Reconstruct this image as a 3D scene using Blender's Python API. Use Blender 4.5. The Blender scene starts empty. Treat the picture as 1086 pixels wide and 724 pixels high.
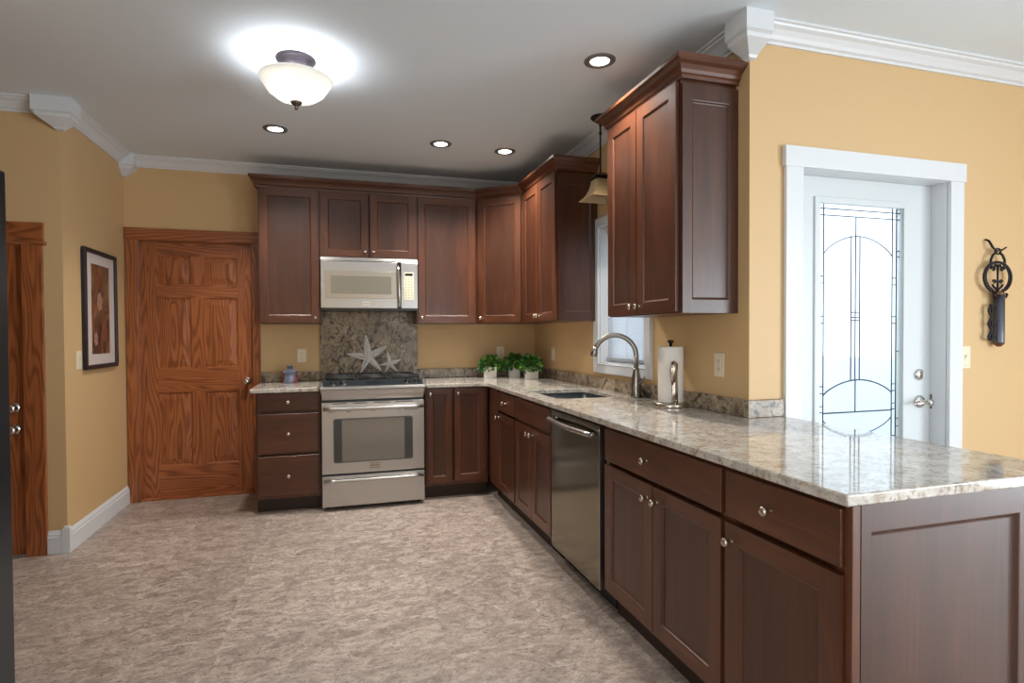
import bpy, math, random
from mathutils import Vector, Matrix
random.seed(7)
PI = math.pi
scene = bpy.context.scene
col = scene.collection

# ------------------------------------------------------------------ camera
YAW, PITCH, ROLL = .2787, -.0168, -.0054
cam_d = bpy.data.cameras.new('camera')
cam = bpy.data.objects.new('camera', cam_d); col.objects.link(cam)
fw = Vector((math.sin(YAW)*math.cos(PITCH), math.cos(YAW)*math.cos(PITCH), math.sin(PITCH)))
rt = Vector((math.cos(YAW), -math.sin(YAW), 0)); up = rt.cross(fw)
c_, s_ = math.cos(ROLL), math.sin(ROLL)
r2 = c_*rt + s_*up; u2 = -s_*rt + c_*up
M = Matrix((r2, u2, -fw)).transposed().to_4x4(); M.translation = (-1.8135, -4.9322, 1.2996)
cam.matrix_world = M
cam_d.sensor_width = 36; cam_d.lens = 588.58/1086*36
cam_d.shift_x = 19.6/1086; cam_d.shift_y = 2.19/1086
cam_d.clip_start = .05; cam_d.clip_end = 200
scene.camera = cam

# ------------------------------------------------------------------ light
world = bpy.data.worlds.new('world'); scene.world = world; world.use_nodes = True
bg = world.node_tree.nodes['Background']
bg.inputs[0].default_value = (.80, .91, 1.0, 1); bg.inputs[1].default_value = 2.1
scene.view_settings.view_transform = 'Standard'; scene.view_settings.look = 'None'
scene.view_settings.gamma = 1; scene.view_settings.exposure = 0.85
try: scene.view_settings.use_curve_mapping = False
except Exception: pass

def area(name, loc, rot, sx, sy, power, color):
    l = bpy.data.lights.new(name, 'AREA'); l.shape = 'RECTANGLE'; l.size = sx; l.size_y = sy
    l.energy = power; l.color = color
    o = bpy.data.objects.new(name, l); col.objects.link(o); o.location = loc; o.rotation_euler = rot
    return o
DAY = (.84, .93, 1.0)
# daylight coming in through the windows of the dining end and through the glazed door; the left wall one is added fill
for i, x in enumerate((.7, 2.3)):
    area('daylight_and_fill', (x, -8.47, 1.45), (PI/2, 0, 0), 1.2, 1.5, 11, DAY)
area('daylight_and_fill', (-3.44, -6.7, 1.45), (0, -PI/2, 0), 1.5, 2.0, 26, DAY)  # added fill, no known window here: lifts the ceiling and floor
area('daylight_and_fill', (3.17, -6.7, 1.08), (0, PI/2, 0), 2.0, 2.8, 98, DAY)

# ------------------------------------------------------------------ mesh helper
class MB:
    def __init__(s): s.v = []; s.f = []; s.m = []; s.sm = []
    def add(s, vs, fs, mi=0, smooth=False):
        b = len(s.v); s.v += [tuple(v) for v in vs]
        for f in fs: s.f.append([b+i for i in f]); s.m.append(mi); s.sm.append(smooth)
        return s
    def box(s, x0, y0, z0, x1, y1, z1, mi=0):
        x0, x1 = sorted((x0, x1)); y0, y1 = sorted((y0, y1)); z0, z1 = sorted((z0, z1))
        v = [(x0,y0,z0),(x1,y0,z0),(x1,y1,z0),(x0,y1,z0),(x0,y0,z1),(x1,y0,z1),(x1,y1,z1),(x0,y1,z1)]
        return s.add(v, [(0,3,2,1),(4,5,6,7),(0,1,5,4),(1,2,6,5),(2,3,7,6),(3,0,4,7)], mi)
    def cyl(s, p0, p1, r0, r1=None, n=24, mi=0, caps=True):
        return s.tube([p0, p1], [r0, r0 if r1 is None else r1], n, mi, caps)
    def tube(s, pts, r, n=12, mi=0, caps=True, squash=1.0):
        pts = [Vector(p) for p in pts]; k = len(pts)
        rs = r if isinstance(r, (list, tuple)) else [r]*k
        ts = []
        for i in range(k):
            a = pts[max(i-1, 0)]; b = pts[min(i+1, k-1)]; ts.append((b-a).normalized())
        ref = Vector((0,0,1)) if abs(ts[0].z) < .9 else Vector((1,0,0))
        nrm = (ref - ts[0]*ref.dot(ts[0])).normalized()
        vs = []; 
        for i in range(k):
            nrm = (nrm - ts[i]*nrm.dot(ts[i])).normalized(); bi = ts[i].cross(nrm)
            for j in range(n):
                a = 2*PI*j/n; vs.append(pts[i] + (nrm*math.cos(a)*(squash if squash > 0 else 1) + bi*math.sin(a)*(-squash if squash < 0 else 1))*rs[i])
        fs = [(i*n+j, i*n+(j+1)%n, (i+1)*n+(j+1)%n, (i+1)*n+j) for i in range(k-1) for j in range(n)]
        s.add(vs, fs, mi, True)
        if caps: s.add(vs[:n], [tuple(range(n))[::-1]], mi); s.add(vs[-n:], [tuple(range(n))], mi)
        return s
    def lathe(s, prof, c=(0,0,0), n=32, mi=0, axis='z'):
        vs = []
        for r, h in prof:
            for j in range(n):
                a = 2*PI*j/n; x, y = r*math.cos(a), r*math.sin(a)
                p = (x, y, h) if axis == 'z' else ((x, -h, y) if axis == 'y' else (h, x, y))
                vs.append((p[0]+c[0], p[1]+c[1], p[2]+c[2]))
        fs = [(i*n+j, i*n+(j+1)%n, (i+1)*n+(j+1)%n, (i+1)*n+j) for i in range(len(prof)-1) for j in range(n)]
        return s.add(vs, fs, mi, True)
    def prism(s, poly, a0, a1, axis='z', mi=0, smooth=False):
        n = len(poly)
        def P(q, a): return (q[0], q[1], a) if axis == 'z' else ((a, q[0], q[1]) if axis == 'x' else (q[0], a, q[1]))
        vs = [P(q, a0) for q in poly] + [P(q, a1) for q in poly]
        s.add(vs, [(i, (i+1)%n, n+(i+1)%n, n+i) for i in range(n)], mi, smooth)
        s.add(vs, [tuple(range(n))[::-1], tuple(range(n, 2*n))], mi)
        return s
    def sweep(s, prof, path, mi=0, side=1, ends=True):
        # prof: (out, z); path: xy points; out is to the left of travel for side=1
        k = len(path); vs = []; m = len(prof)
        for i in range(k):
            p = Vector(path[i]); dirs = []
            if i > 0: dirs.append((p-Vector(path[i-1])).normalized())
            if i < k-1: dirs.append((Vector(path[i+1])-p).normalized())
            ns = [Vector((-d.y, d.x))*side for d in dirs]
            if len(ns) == 2:
                b = (ns[0]+ns[1]).normalized(); b = b/max(.2, b.dot(ns[0]))
            else: b = ns[0]
            for o, z in prof: vs.append((p.x+b.x*o, p.y+b.y*o, z))
        fs = [(i*m+j, i*m+(j+1)%m, (i+1)*m+(j+1)%m, (i+1)*m+j) for i in range(k-1) for j in range(m)]
        s.add(vs, fs, mi)
        if ends: s.add(vs[:m], [tuple(range(m))], mi); s.add(vs[-m:], [tuple(range(m))[::-1]], mi)
        return s
    def slab(s, x0, z0, x1, z1, yf, t, panels=(), prof=(), mis=(0, 1, 2)):
        # a panelled board facing -y: front plane at yf, panels sunk by prof [(inset, depth)]
        xs = sorted({x0, x1} | {a for p in panels for a in (p[0], p[2])})
        zs = sorted({z0, z1} | {a for p in panels for a in (p[1], p[3])})
        for i in range(len(xs)-1):
            for j in range(len(zs)-1):
                cx, cz = (xs[i]+xs[i+1])/2, (zs[j]+zs[j+1])/2
                if any(p[0] < cx < p[2] and p[1] < cz < p[3] for p in panels): continue
                edge = i == 0 or i == len(xs)-2
                row = any(p[1] < cz < p[3] for p in panels)
                mi = mis[0] if (edge or row or not panels) else mis[1]
                s.add([(xs[i],yf,zs[j]),(xs[i+1],yf,zs[j]),(xs[i+1],yf,zs[j+1]),(xs[i],yf,zs[j+1])], [(0,1,2,3)], mi)
        for (a, b, c, d) in panels:
            prev = None
            for ins, dep in prof:
                ring = [(a+ins,yf+dep,b+ins),(c-ins,yf+dep,b+ins),(c-ins,yf+dep,d-ins),(a+ins,yf+dep,d-ins)]
                if prev: s.add(prev+ring, [(q,(q+1)%4,4+(q+1)%4,4+q) for q in range(4)], mis[0] if ins < .012 else mis[2])
                prev = ring
            s.add(prev, [(0,1,2,3)], mis[2])
        y2 = yf+t
        s.add([(x0,yf,z0),(x1,yf,z0),(x1,yf,z1),(x0,yf,z1),(x0,y2,z0),(x1,y2,z0),(x1,y2,z1),(x0,y2,z1)],
              [(1,0,4,5),(2,1,5,6),(3,2,6,7),(0,3,7,4),(5,4,7,6)], mis[0])
        return s
    def xf(s, mat):
        s.v = [tuple(mat @ Vector(v)) for v in s.v]; return s
    def build(s, name, mats, parent=None, bevel=0, seg=2, merge=True):
        me = bpy.data.meshes.new(name)
        me.from_pydata(s.v, [], s.f); me.update()
        mats = mats if isinstance(mats, (list, tuple)) else [mats]
        for m in mats: me.materials.append(m)
        for p, mi, sm in zip(me.polygons, s.m, s.sm): p.material_index = mi; p.use_smooth = sm
        import bmesh
        bm = bmesh.new(); bm.from_mesh(me)
        if merge: bmesh.ops.remove_doubles(bm, verts=bm.verts, dist=1e-5)
        bmesh.ops.recalc_face_normals(bm, faces=bm.faces)
        bm.to_mesh(me); bm.free()
        o = bpy.data.objects.new(name, me); col.objects.link(o)
        if parent: o.parent = parent
        if bevel:
            b = o.modifiers.new('bevel', 'BEVEL'); b.width = bevel; b.segments = seg; b.limit_method = 'ANGLE'; b.angle_limit = math.radians(50)
            b.harden_normals = False
        return o

def tag(o, label=None, cat=None, group=None, kind=None):
    if label: o['label'] = label
    if cat: o['category'] = cat
    if group: o['group'] = group
    if kind: o['kind'] = kind
    return o
def thing(name, label, cat, loc=(0,0,0), rz=0, group=None):
    o = bpy.data.objects.new(name, None); col.objects.link(o); o.empty_display_size = .1
    o.location = loc; o.rotation_euler = (0, 0, rz)
    return tag(o, label, cat, group)
def struct(name, mb, m, label=None, **k):
    return tag(mb.build(name, m, **k), label, None, None, 'structure')

# ------------------------------------------------------------------ materials
def mat(name, color=(.8,.8,.8), rough=.5, metal=0, **kw):
    m = bpy.data.materials.new(name); m.use_nodes = True
    b = m.node_tree.nodes['Principled BSDF']
    b.inputs['Base Color'].default_value = (*color, 1); b.inputs['Roughness'].default_value = rough; b.inputs['Metallic'].default_value = metal
    for k, v in kw.items(): b.inputs[k.replace('_', ' ')].default_value = v
    return m
class NT:
    def __init__(s, m): s.t = m.node_tree; s.b = s.t.nodes['Principled BSDF']
    def n(s, typ, **kw):
        nd = s.t.nodes.new(typ)
        for k, v in kw.items(): setattr(nd, k, v)
        return nd
    def l(s, a, b): s.t.links.new(a, b)
    def val(s, sock, v):
        if hasattr(v, 'is_linked') or hasattr(v, 'links'): s.l(v, sock)
        else: sock.default_value = v
    def math(s, op, a, b=0.0, c=None):
        nd = s.n('ShaderNodeMath', operation=op); s.val(nd.inputs[0], a); s.val(nd.inputs[1], b)
        if c is not None: s.val(nd.inputs[2], c)
        return nd.outputs[0]
    def coord(s, scale=(1,1,1), rnd=0, rot=(0,0,0), kind='Object'):
        tc = s.n('ShaderNodeTexCoord'); mp = s.n('ShaderNodeMapping'); v = tc.outputs[kind]
        if rnd:
            oi = s.n('ShaderNodeObjectInfo'); vm = s.n('ShaderNodeVectorMath', operation='ADD')
            mul = s.math('MULTIPLY', oi.outputs['Random'], rnd); s.l(v, vm.inputs[0])
            cx = s.n('ShaderNodeCombineXYZ'); s.l(mul, cx.inputs[0]); s.l(mul, cx.inputs[1]); s.l(mul, cx.inputs[2])
            s.l(cx.outputs[0], vm.inputs[1]); v = vm.outputs[0]
        s.l(v, mp.inputs[0]); mp.inputs['Scale'].default_value = scale; mp.inputs['Rotation'].default_value = rot
        return mp.outputs[0]
    def noise(s, vec, scale, detail=4, rough=.55, dist=0):
        nd = s.n('ShaderNodeTexNoise'); s.l(vec, nd.inputs['Vector']); nd.inputs['Scale'].default_value = scale
        nd.inputs['Detail'].default_value = detail; nd.inputs['Roughness'].default_value = rough; nd.inputs['Distortion'].default_value = dist
        return nd.outputs['Fac']
    def ramp(s, fac, stops, interp='LINEAR'):
        nd = s.n('ShaderNodeValToRGB'); s.l(fac, nd.inputs[0]); cr = nd.color_ramp; cr.interpolation = interp
        while len(cr.elements) < len(stops): cr.elements.new(.5)
        for e, (p, c) in zip(cr.elements, stops): e.position = p; e.color = (*c, 1) if len(c) == 3 else c
        return nd.outputs[0]
    def mix(s, fac, a, b, blend='MIX'):
        nd = s.n('ShaderNodeMix', data_type='RGBA', blend_type=blend)
        s.val(nd.inputs[0], fac)
        for i, q in ((6, a), (7, b)):
            if isinstance(q, tuple): nd.inputs[i].default_value = (*q, 1)
            else: s.l(q, nd.inputs[i])
        return nd.outputs[2]
    def base(s, c): s.l(c, s.b.inputs['Base Color'])
    def bump(s, h, strength=.1, dist=.002):
        nd = s.n('ShaderNodeBump'); nd.inputs['Strength'].default_value = strength; nd.inputs['Distance'].default_value = dist
        s.l(h, nd.inputs['Height']); s.l(nd.outputs[0], s.b.inputs['Normal'])

def g(r, gg, b):   # sRGB 0-255 -> linear
    f = lambda c: (c/255/12.92) if c/255 <= .04045 else ((c/255+.055)/1.055)**2.4
    return (f(r), f(gg), f(b))

def paint(name, c, rough=.6, bump=.06):
    m = mat(name, c, rough); t = NT(m); v = t.coord(); n = t.noise(v, 160, 3)
    t.bump(n, bump, .001); big = t.noise(v, 1.3, 2)
    t.base(t.mix(t.math('MULTIPLY', big, .25), c, tuple(x*.9 for x in c))); return m
M_WALL = paint('tan_wall_paint', g(212, 178, 130), .55)
M_CEIL = paint('ceiling_paint', g(230, 240, 248), .8, .12)
M_WHITE = paint('white_trim_paint', g(222, 225, 228), .35, .02)
M_DOORW = paint('white_door_paint', g(212, 218, 220), .4, .02)
M_OUTLET = mat('ivory_plastic', g(232, 222, 196), .35)
M_SLOT = mat('outlet_slot', g(70, 62, 52), .5)

def wood(name, dark, mid, light, vert=True, rough=.36, coat=.16, streak=.5):
    m = mat(name, mid, rough, 0, Coat_Weight=coat, Coat_Roughness=.22); t = NT(m)
    sc = (6, 6, .8) if vert else (.8, 6, 6)
    v = t.coord(sc, 9.0); n1 = t.noise(v, 1.6, 5, .6, .8)
    v2 = t.coord((70, 70, 2.4) if vert else (2.4, 70, 70), 5.0); n2 = t.noise(v2, 1.5, 3, .6)
    v3 = t.coord((1.4, 1.4, .8), 3.0); n3 = t.noise(v3, 1.5, 2)
    a = t.math('ADD', t.math('MULTIPLY', n1, .55), t.math('MULTIPLY', n2, .30*streak*2)); a = t.math('ADD', a, t.math('MULTIPLY', n3, .25))
    t.base(t.ramp(a, [(.30, dark), (.55, mid), (.80, light)])); t.bump(n2, .04, .001)
    return m
cd, cm, cl = g(54, 30, 18), g(83, 46, 28), g(114, 68, 42)
W_V = wood('cherry_stile', cd, cm, cl)
W_H = wood('cherry_rail', cd, cm, cl, False)
W_P = wood('cherry_panel', g(46, 26, 17), g(71, 40, 26), g(97, 57, 38))
W_DARK = mat('cabinet_shadow_line', g(38, 20, 13), .5)
W_TOE = mat('toe_kick_board', g(44, 24, 16), .5)
WOODS = [W_V, W_H, W_P]

def oak(name, axis):
    m = mat(name, g(150, 84, 40), .38, 0, Coat_Weight=.2, Coat_Roughness=.25); t = NT(m)
    if axis == 'v': s1, s2 = (5.5, 5.5, .55), (150, 150, 5)
    else: s1, s2 = (.55, 5.5, 5.5), (5, 150, 150)
    n1 = t.noise(t.coord(s1, 11.0), 1.0, 2, .45, .25)
    band = t.math('ADD', t.math('MULTIPLY', t.math('SINE', t.math('MULTIPLY', n1, 150)), .5), .5)
    band = t.math('POWER', band, 1.6)
    n2 = t.noise(t.coord(s2, 4.0), 1.2, 3, .6)
    n3 = t.noise(t.coord((1.5, 1.5, .9), 3.0), 1.5, 2)
    f = t.math('ADD', t.math('MULTIPLY', band, .34), t.math('MULTIPLY', n2, .45)); f = t.math('ADD', f, t.math('MULTIPLY', n3, .2))
    t.base(t.ramp(f, [(.18, g(176, 106, 60)), (.48, g(150, 84, 44)), (.80, g(104, 54, 26))]))
    t.bump(f, .12, .001); return m
O_V, O_H = oak('oak_stile', 'v'), oak('oak_rail', 'h')
OAKS = [O_V, O_H, O_V]

def granite(name, base, mid, dark, rust, rough, sc=1.0, darkness=.5):
    m = mat(name, base, rough, 0); t = NT(m); v = t.coord((sc, sc, sc))
    n0 = t.noise(v, 9, 5, .6, .8); n1 = t.noise(v, 30, 6, .68, .6); n2 = t.noise(v, 75, 4, .65)
    n3 = t.noise(t.coord((sc*1.3, sc*.8, sc), 0, (.2, .3, .6)), 17, 7, .7, 1.3)
    c = t.mix(t.ramp(n0, [(.35, (0,0,0)), (.62, (1,1,1))]), base, mid)
    c = t.mix(t.math('MULTIPLY', t.ramp(n1, [(.50, (0,0,0)), (.60, (1,1,1))]), .8), c, rust)
    c = t.mix(t.math('MULTIPLY', t.ramp(n3, [(.66-.14*darkness, (0,0,0)), (.74-.14*darkness, (1,1,1))]), .9), c, dark)
    c = t.mix(t.math('MULTIPLY', t.ramp(n2, [(.56, (0,0,0)), (.63, (1,1,1))]), .7), c, tuple(x*.35 for x in mid))
    t.base(c); return m
M_GRAN = granite('polished_beige_granite', g(212, 207, 198), g(180, 172, 162), g(84, 74, 68), g(150, 132, 112), .06, 1.0, .30)
M_SPL = granite('mottled_granite', g(190, 172, 148), g(148, 132, 112), g(40, 38, 36), g(128, 98, 68), .30, .8, 1.05)

def floor_mat():
    m = mat('taupe_vinyl_floor', g(150, 132, 116), .42); t = NT(m)
    tc = t.n('ShaderNodeTexCoord'); sep = t.n('ShaderNodeSeparateXYZ'); t.l(tc.outputs['Object'], sep.inputs[0])
    S = 1/.457
    fx = t.math('FLOOR', t.math('MULTIPLY', sep.outputs[0], S)); fy = t.math('FLOOR', t.math('MULTIPLY', sep.outputs[1], S))
    cx = t.n('ShaderNodeCombineXYZ'); t.l(fx, cx.inputs[0]); t.l(fy, cx.inputs[1])
    wn = t.n('ShaderNodeTexWhiteNoise', noise_dimensions='2D'); t.l(cx.outputs[0], wn.inputs['Vector'])
    off = t.n('ShaderNodeVectorMath', operation='MULTIPLY_ADD'); t.l(wn.outputs['Color'], off.inputs[0]); off.inputs[1].default_value = (9, 9, 9); t.l(tc.outputs['Object'], off.inputs[2])
    mp = t.n('ShaderNodeMapping'); t.l(off.outputs[0], mp.inputs[0]); mp.inputs['Rotation'].default_value = (0, 0, -.75); mp.inputs['Scale'].default_value = (1.15, 2.1, 1)
    v = mp.outputs[0]
    n1 = t.noise(v, 8.5, 9, .70, 1.0); n2 = t.noise(v, 38, 7, .72, 1.2); n3 = t.noise(v, 3.2, 9, .62, 2.2)
    c = t.ramp(n1, [(.30, g(126, 112, 104)), (.48, g(164, 149, 139)), (.66, g(196, 181, 170))])
    c = t.mix(t.math('MULTIPLY', t.ramp(n2, [(.52, (0,0,0)), (.62, (1,1,1))]), .8), c, g(100, 84, 77))
    ridge = t.math('ABSOLUTE', t.math('SUBTRACT', n3, .5))
    gate = t.ramp(t.noise(v, 4.3, 2), [(.56, (0,0,0)), (.64, (1,1,1))])
    c = t.mix(t.math('MULTIPLY', t.math('MULTIPLY', t.ramp(ridge, [(0, (1,1,1)), (.012, (0,0,0))]), gate), .8), c, g(216, 206, 194))
    gate2 = t.ramp(t.noise(v, 3.7, 2, .5, .4), [(.56, (0,0,0)), (.64, (1,1,1))])
    ridge2 = t.math('ABSOLUTE', t.math('SUBTRACT', n1, .47))
    c = t.mix(t.math('MULTIPLY', t.math('MULTIPLY', t.ramp(ridge2, [(0, (1,1,1)), (.016, (0,0,0))]), gate2), .5), c, g(88, 72, 62))
    tone = t.math('MULTIPLY', t.math('SUBTRACT', wn.outputs['Value'], .5), .16)
    hs = t.n('ShaderNodeHueSaturation'); t.l(t.math('ADD', tone, 1.0), hs.inputs['Value']); t.l(c, hs.inputs['Color'])
    t.base(hs.outputs[0]); t.bump(n2, .12, .001)
    t.l(t.ramp(n1, [(.3, (.34,)*3), (.7, (.50,)*3)]), t.b.inputs['Roughness']); return m
M_FLOOR = floor_mat()

def brushed(name, c, rough, vert=False):
    m = mat(name, c, rough, 1.0); t = NT(m)
    n = t.noise(t.coord((220, 220, 3) if vert else (3, 220, 220)), 1.0, 2)
    t.l(t.math('MULTIPLY_ADD', n, .14, rough-.07), t.b.inputs['Roughness']); t.bump(n, .02, .0005); return m
M_STEEL = brushed('brushed_stainless', g(186, 184, 182), .30)
M_STEELD = brushed('dark_stainless', g(128, 120, 104), .14)
M_FRIDGE = brushed('charcoal_steel', g(84, 92, 100), .34, True)
M_CHROME = mat('polished_chrome', g(216, 214, 210), .12, 1)
M_NICKEL = mat('satin_nickel', g(198, 188, 176), .26, 1)
M_BRONZE = mat('dark_nickel', g(120, 112, 104), .35, 1)
M_BLACK = mat('black_enamel', (.012, .013, .015), .25)
M_CAST = mat('cast_iron_grate', (.016, .017, .018), .55)
M_GLASSK = mat('dark_oven_glass', (.06, .062, .062), .08)
M_MWGLASS = mat('grey_microwave_glass', g(120, 116, 106), .14)
M_GREYP = mat('grey_plastic', g(176, 172, 164), .35)
M_PANELG = mat('slate_glass_panel', g(40, 44, 48), .2)
M_IRON = mat('wrought_iron', g(38, 36, 42), .45, .6)
M_IRONT = mat('grey_iron_tube', g(96, 98, 108), .4, .7)
M_COPPER = mat('worn_copper', g(118, 84, 66), .4, .6)
M_SINK = mat('dark_composite_sink', g(34, 42, 46), .3)
M_PAPER = mat('paper_towel', g(240, 236, 230), .9)
M_FRAME = mat('black_picture_frame', g(28, 30, 36), .3)
M_MAT = mat('mat_board', g(208, 194, 186), .8)
M_STAR = None

# ------------------------------------------------------------------ room shell
H = 2.69; XL, YL, WL = -3.373, -1.025, -2.824
RX, RY = 3.2, -8.5         # far right wall, rear wall
LX = -3.47                 # left wall behind the refrigerator
def wall_rects(u0, u1, z0, z1, holes):
    us = sorted({u0, u1} | {h[i] for h in holes for i in (0, 2)}); zs = sorted({z0, z1} | {h[i] for h in holes for i in (1, 3)})
    for i in range(len(us)-1):
        for j in range(len(zs)-1):
            cu, cz = (us[i]+us[i+1])/2, (zs[j]+zs[j+1])/2
            if not any(h[0] < cu < h[2] and h[1] < cz < h[3] for h in holes): yield us[i], zs[j], us[i+1], zs[j+1]
def wall(name, axis, a0, a1, u0, u1, holes=(), z0=0, z1=H):
    b = MB()
    for p, q, r, s in wall_rects(u0, u1, z0, z1, holes):
        if axis == 'y': b.box(p, a0, q, r, a1, s)
        else: b.box(a0, p, q, a1, r, s)
    return struct(name, b, M_WALL)
T = .15
struct('floor', MB().box(-4.7, RY-T, -.06, T, T, 0).box(T, RY-T, -.06, RX+T, WL+T, 0), M_FLOOR)
struct('ceiling', MB().box(-4.7, RY-T, H, T, T, H+.06).box(T, RY-T, H, RX+T, WL+T, H+.06), M_CEIL)
wall('wall_back', 'y', 0, T, XL-T, T, [(-3.282, 0, -2.46, 2.05)])
wall('wall_left', 'x', XL-T, XL, YL, 0)
wall('wall_pantry', 'y', YL, YL+T, -4.5, XL-T+.0, [(-4.38, 0, -3.575, 1.838)])
wall('wall_nook', 'x', -4.65, -4.5, -2.2, YL+T)
wall('wall_nook_return', 'y', -2.2-T, -2.2, -4.65, LX-T)
wall('wall_refrigerator', 'x', LX-T, LX, RY, -2.2, [(-7.7, .7, -5.7, 2.2)])  # opening made up to go with the added fill light
wall('wall_right', 'x', 0, T, WL, 0, [(-1.965, 1.09, -1.345, 2.05)])
wall('wall_entry', 'y', WL, WL+T, T, RX+T, [(.285, 0, 1.217, 2.07)])
wall('wall_dining', 'x', RX, RX+T, RY, WL, [(-8.1, .06, -5.3, 2.10)])
wall('wall_rear', 'y', RY-T, RY, LX-T, RX+T, [(.1, .7, 1.3, 2.2), (1.7, .7, 2.9, 2.2)])
struct('ground', MB().box(-30, -40, -.4, 30, 40, -.3), mat('pale_paving', g(128, 150, 165), .9), 'pale paving outside the glazed door')
# the house has a floor slab edge, so nothing outside shines up through the gap
# crown mouldings
cp = [(0, H-.078), (.010, H-.078), (.013, H-.068), (.024, H-.062), (.034, H-.048), (.050, H-.030), (.066, H-.021), (.070, H-.012), (.080, H-.010), (.080, H), (0, H)]
struct('trim_1', MB().sweep(cp, [(-3.49, YL), (XL-.0, YL)], side=-1).sweep(cp, [(-4.5, YL), (-3.49, YL)], side=-1), M_WHITE, 'white crown moulding above the oak pantry door')
struct('trim_2', MB().sweep(cp, [(XL, YL), (XL, 0)], side=-1), M_WHITE, 'white crown moulding above the framed picture')
struct('trim_3', MB().sweep(cp, [(XL, 0), (0, 0)], side=-1), M_WHITE, 'white crown moulding along the range wall')
struct('trim_4', MB().sweep(cp, [(0, 0), (0, WL)], side=-1), M_WHITE, 'white crown moulding along the sink wall')
struct('trim_5', MB().sweep(cp, [(0, WL), (RX, WL)], side=-1), M_WHITE, 'white crown moulding above the glazed door')
def block(name, x0, y0, x1, y1, tip, label, zb=H-.085, zt=2.525):
    b = MB()
    b.box(x0, y0, zb, x1, y1, H)
    i = .010
    top = [(x0, y0, zb-.001), (x1, y0, zb-.001), (x1, y1, zb-.001), (x0, y1, zb-.001)]
    r = .012
    low = [(tip[0]-r, tip[1]-r, zt), (tip[0]+r, tip[1]-r, zt), (tip[0]+r, tip[1]+r, zt), (tip[0]-r, tip[1]+r, zt)]
    def mixp(f, e): return [tuple(a[k]*(1-f)+c[k]*f if k < 2 else a[2]*(1-e)+c[2]*e for k in range(3)) for a, c in zip(top, low)]
    rings = [top, mixp(.12, .10), mixp(.16, .30), mixp(.55, .62), mixp(.80, .82), mixp(.86, .95), low]
    for p, q in zip(rings, rings[1:]): b.add(p+q, [(k, (k+1)%4, 4+(k+1)%4, 4+k) for k in range(4)])
    b.add(low, [(0, 1, 2, 3)])
    return struct(name, b, M_WHITE, label)
block('trim_6', -.112, WL-.112, .028, WL+.028, (0, WL), 'white crown corner block beside the near wall cabinet')
block('trim_7', XL-.105, YL-.105, XL+.095, YL+.03, (XL, YL), 'white crown corner block left of the picture wall')
block('trim_8', XL-.01, -.10, XL+.10, .01, (XL+.012, -.012), 'small white crown block in the back left corner', zt=2.53)
# baseboards
bp = [(0, 0), (.016, 0), (.016, .098), (.012, .106), (.012, .116), (.007, .128), (.003, .138), (0, .138)]
struct('baseboard_left', MB().sweep(bp, [(XL, YL), (XL, -.02)], side=-1), M_WHITE)
struct('baseboard_pantry', MB().sweep(bp, [(-3.47, YL), (XL, YL)], side=-1), M_WHITE)
struct('trim_9', MB().box(XL-.022, YL-.020, 0, XL+.020, YL+.012, .150).prism([(XL-.015, YL-.014), (XL+.014, YL-.014), (XL+.014, YL+.01), (XL-.015, YL+.01)], .150, .160), M_WHITE, 'white plinth block at the corner of the baseboard', bevel=.002)
struct('baseboard_entry', MB().sweep(bp, [(1.309, WL), (RX, WL)], side=-1), M_WHITE)

# ---- window over the sink
b = MB()
wy0, wy1, wz0, wz1 = -2.025, -1.280, 1.026, 2.112
b.box(-.020, wy0, wz0, 0, -1.965, wz1).box(-.020, -1.345, wz0, 0, wy1, wz1)
b.box(-.020, -1.965, wz0, 0, -1.345, 1.09).box(-.020, -1.965, 2.05, 0, -1.345, wz1)
b.box(-.012, wy0-.006, wz0-.004, 0, wy0, wz1).box(-.024, -1.975, 1.083, .0, -1.335, 1.09)
b.box(0, -1.965, 1.09, .13, -1.957, 2.05).box(0, -1.353, 1.09, .13, -1.345, 2.05).box(0, -1.965, 1.09, .13, -1.345, 1.10).box(0, -1.965, 2.04, .13, -1.345, 2.05)
win = struct('window_1', b, M_WHITE, 'white framed window over the sink', bevel=.002)
b = MB()
b.box(.085, -1.957, 1.10, .125, -1.917, 2.04).box(.085, -1.393, 1.10, .125, -1.353, 2.04).box(.085, -1.917, 1.10, .125, -1.393, 1.14).box(.085, -1.917, 2.0, .125, -1.393, 2.04).box(.09, -1.917, 1.55, .12, -1.393, 1.58)
b.build('sash', M_WHITE, win)
M_PANE = mat('clear_glass', (1, 1, 1), .02); t = NT(M_PANE)
tr = t.n('ShaderNodeBsdfTransparent'); gl = t.n('ShaderNodeBsdfGlossy'); gl.inputs['Roughness'].default_value = .02; mx = t.n('ShaderNodeMixShader'); mx.inputs[0].default_value = .06
t.l(tr.outputs[0], mx.inputs[1]); t.l(gl.outputs[0], mx.inputs[2]); t.l(mx.outputs[0], t.t.nodes['Material Output'].inputs[0])
MB().box(.103, -1.917, 1.14, .107, -1.393, 2.0).build('pane', M_PANE, win)
# rear windows (daylight source, behind the camera)
for i, x in enumerate((.7, 2.3)):
    b = MB(); z0, z1 = .7, 2.2
    b.box(x-.68, RY, z0-.08, x-.60, RY+.02, z1+.08).box(x+.60, RY, z0-.08, x+.68, RY+.02, z1+.08).box(x-.60, RY, z1, x+.60, RY+.02, z1+.08).box(x-.60, RY, z0-.08, x+.60, RY+.02, z0)
    b.box(x-.02, RY-.09, z0, x+.02, RY-.05, z1).box(x-.60, RY-.09, 1.43, x+.60, RY-.05, 1.47)
    struct('window_%d' % (i+2), b, M_WHITE, 'white framed dining window in the rear wall')

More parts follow.
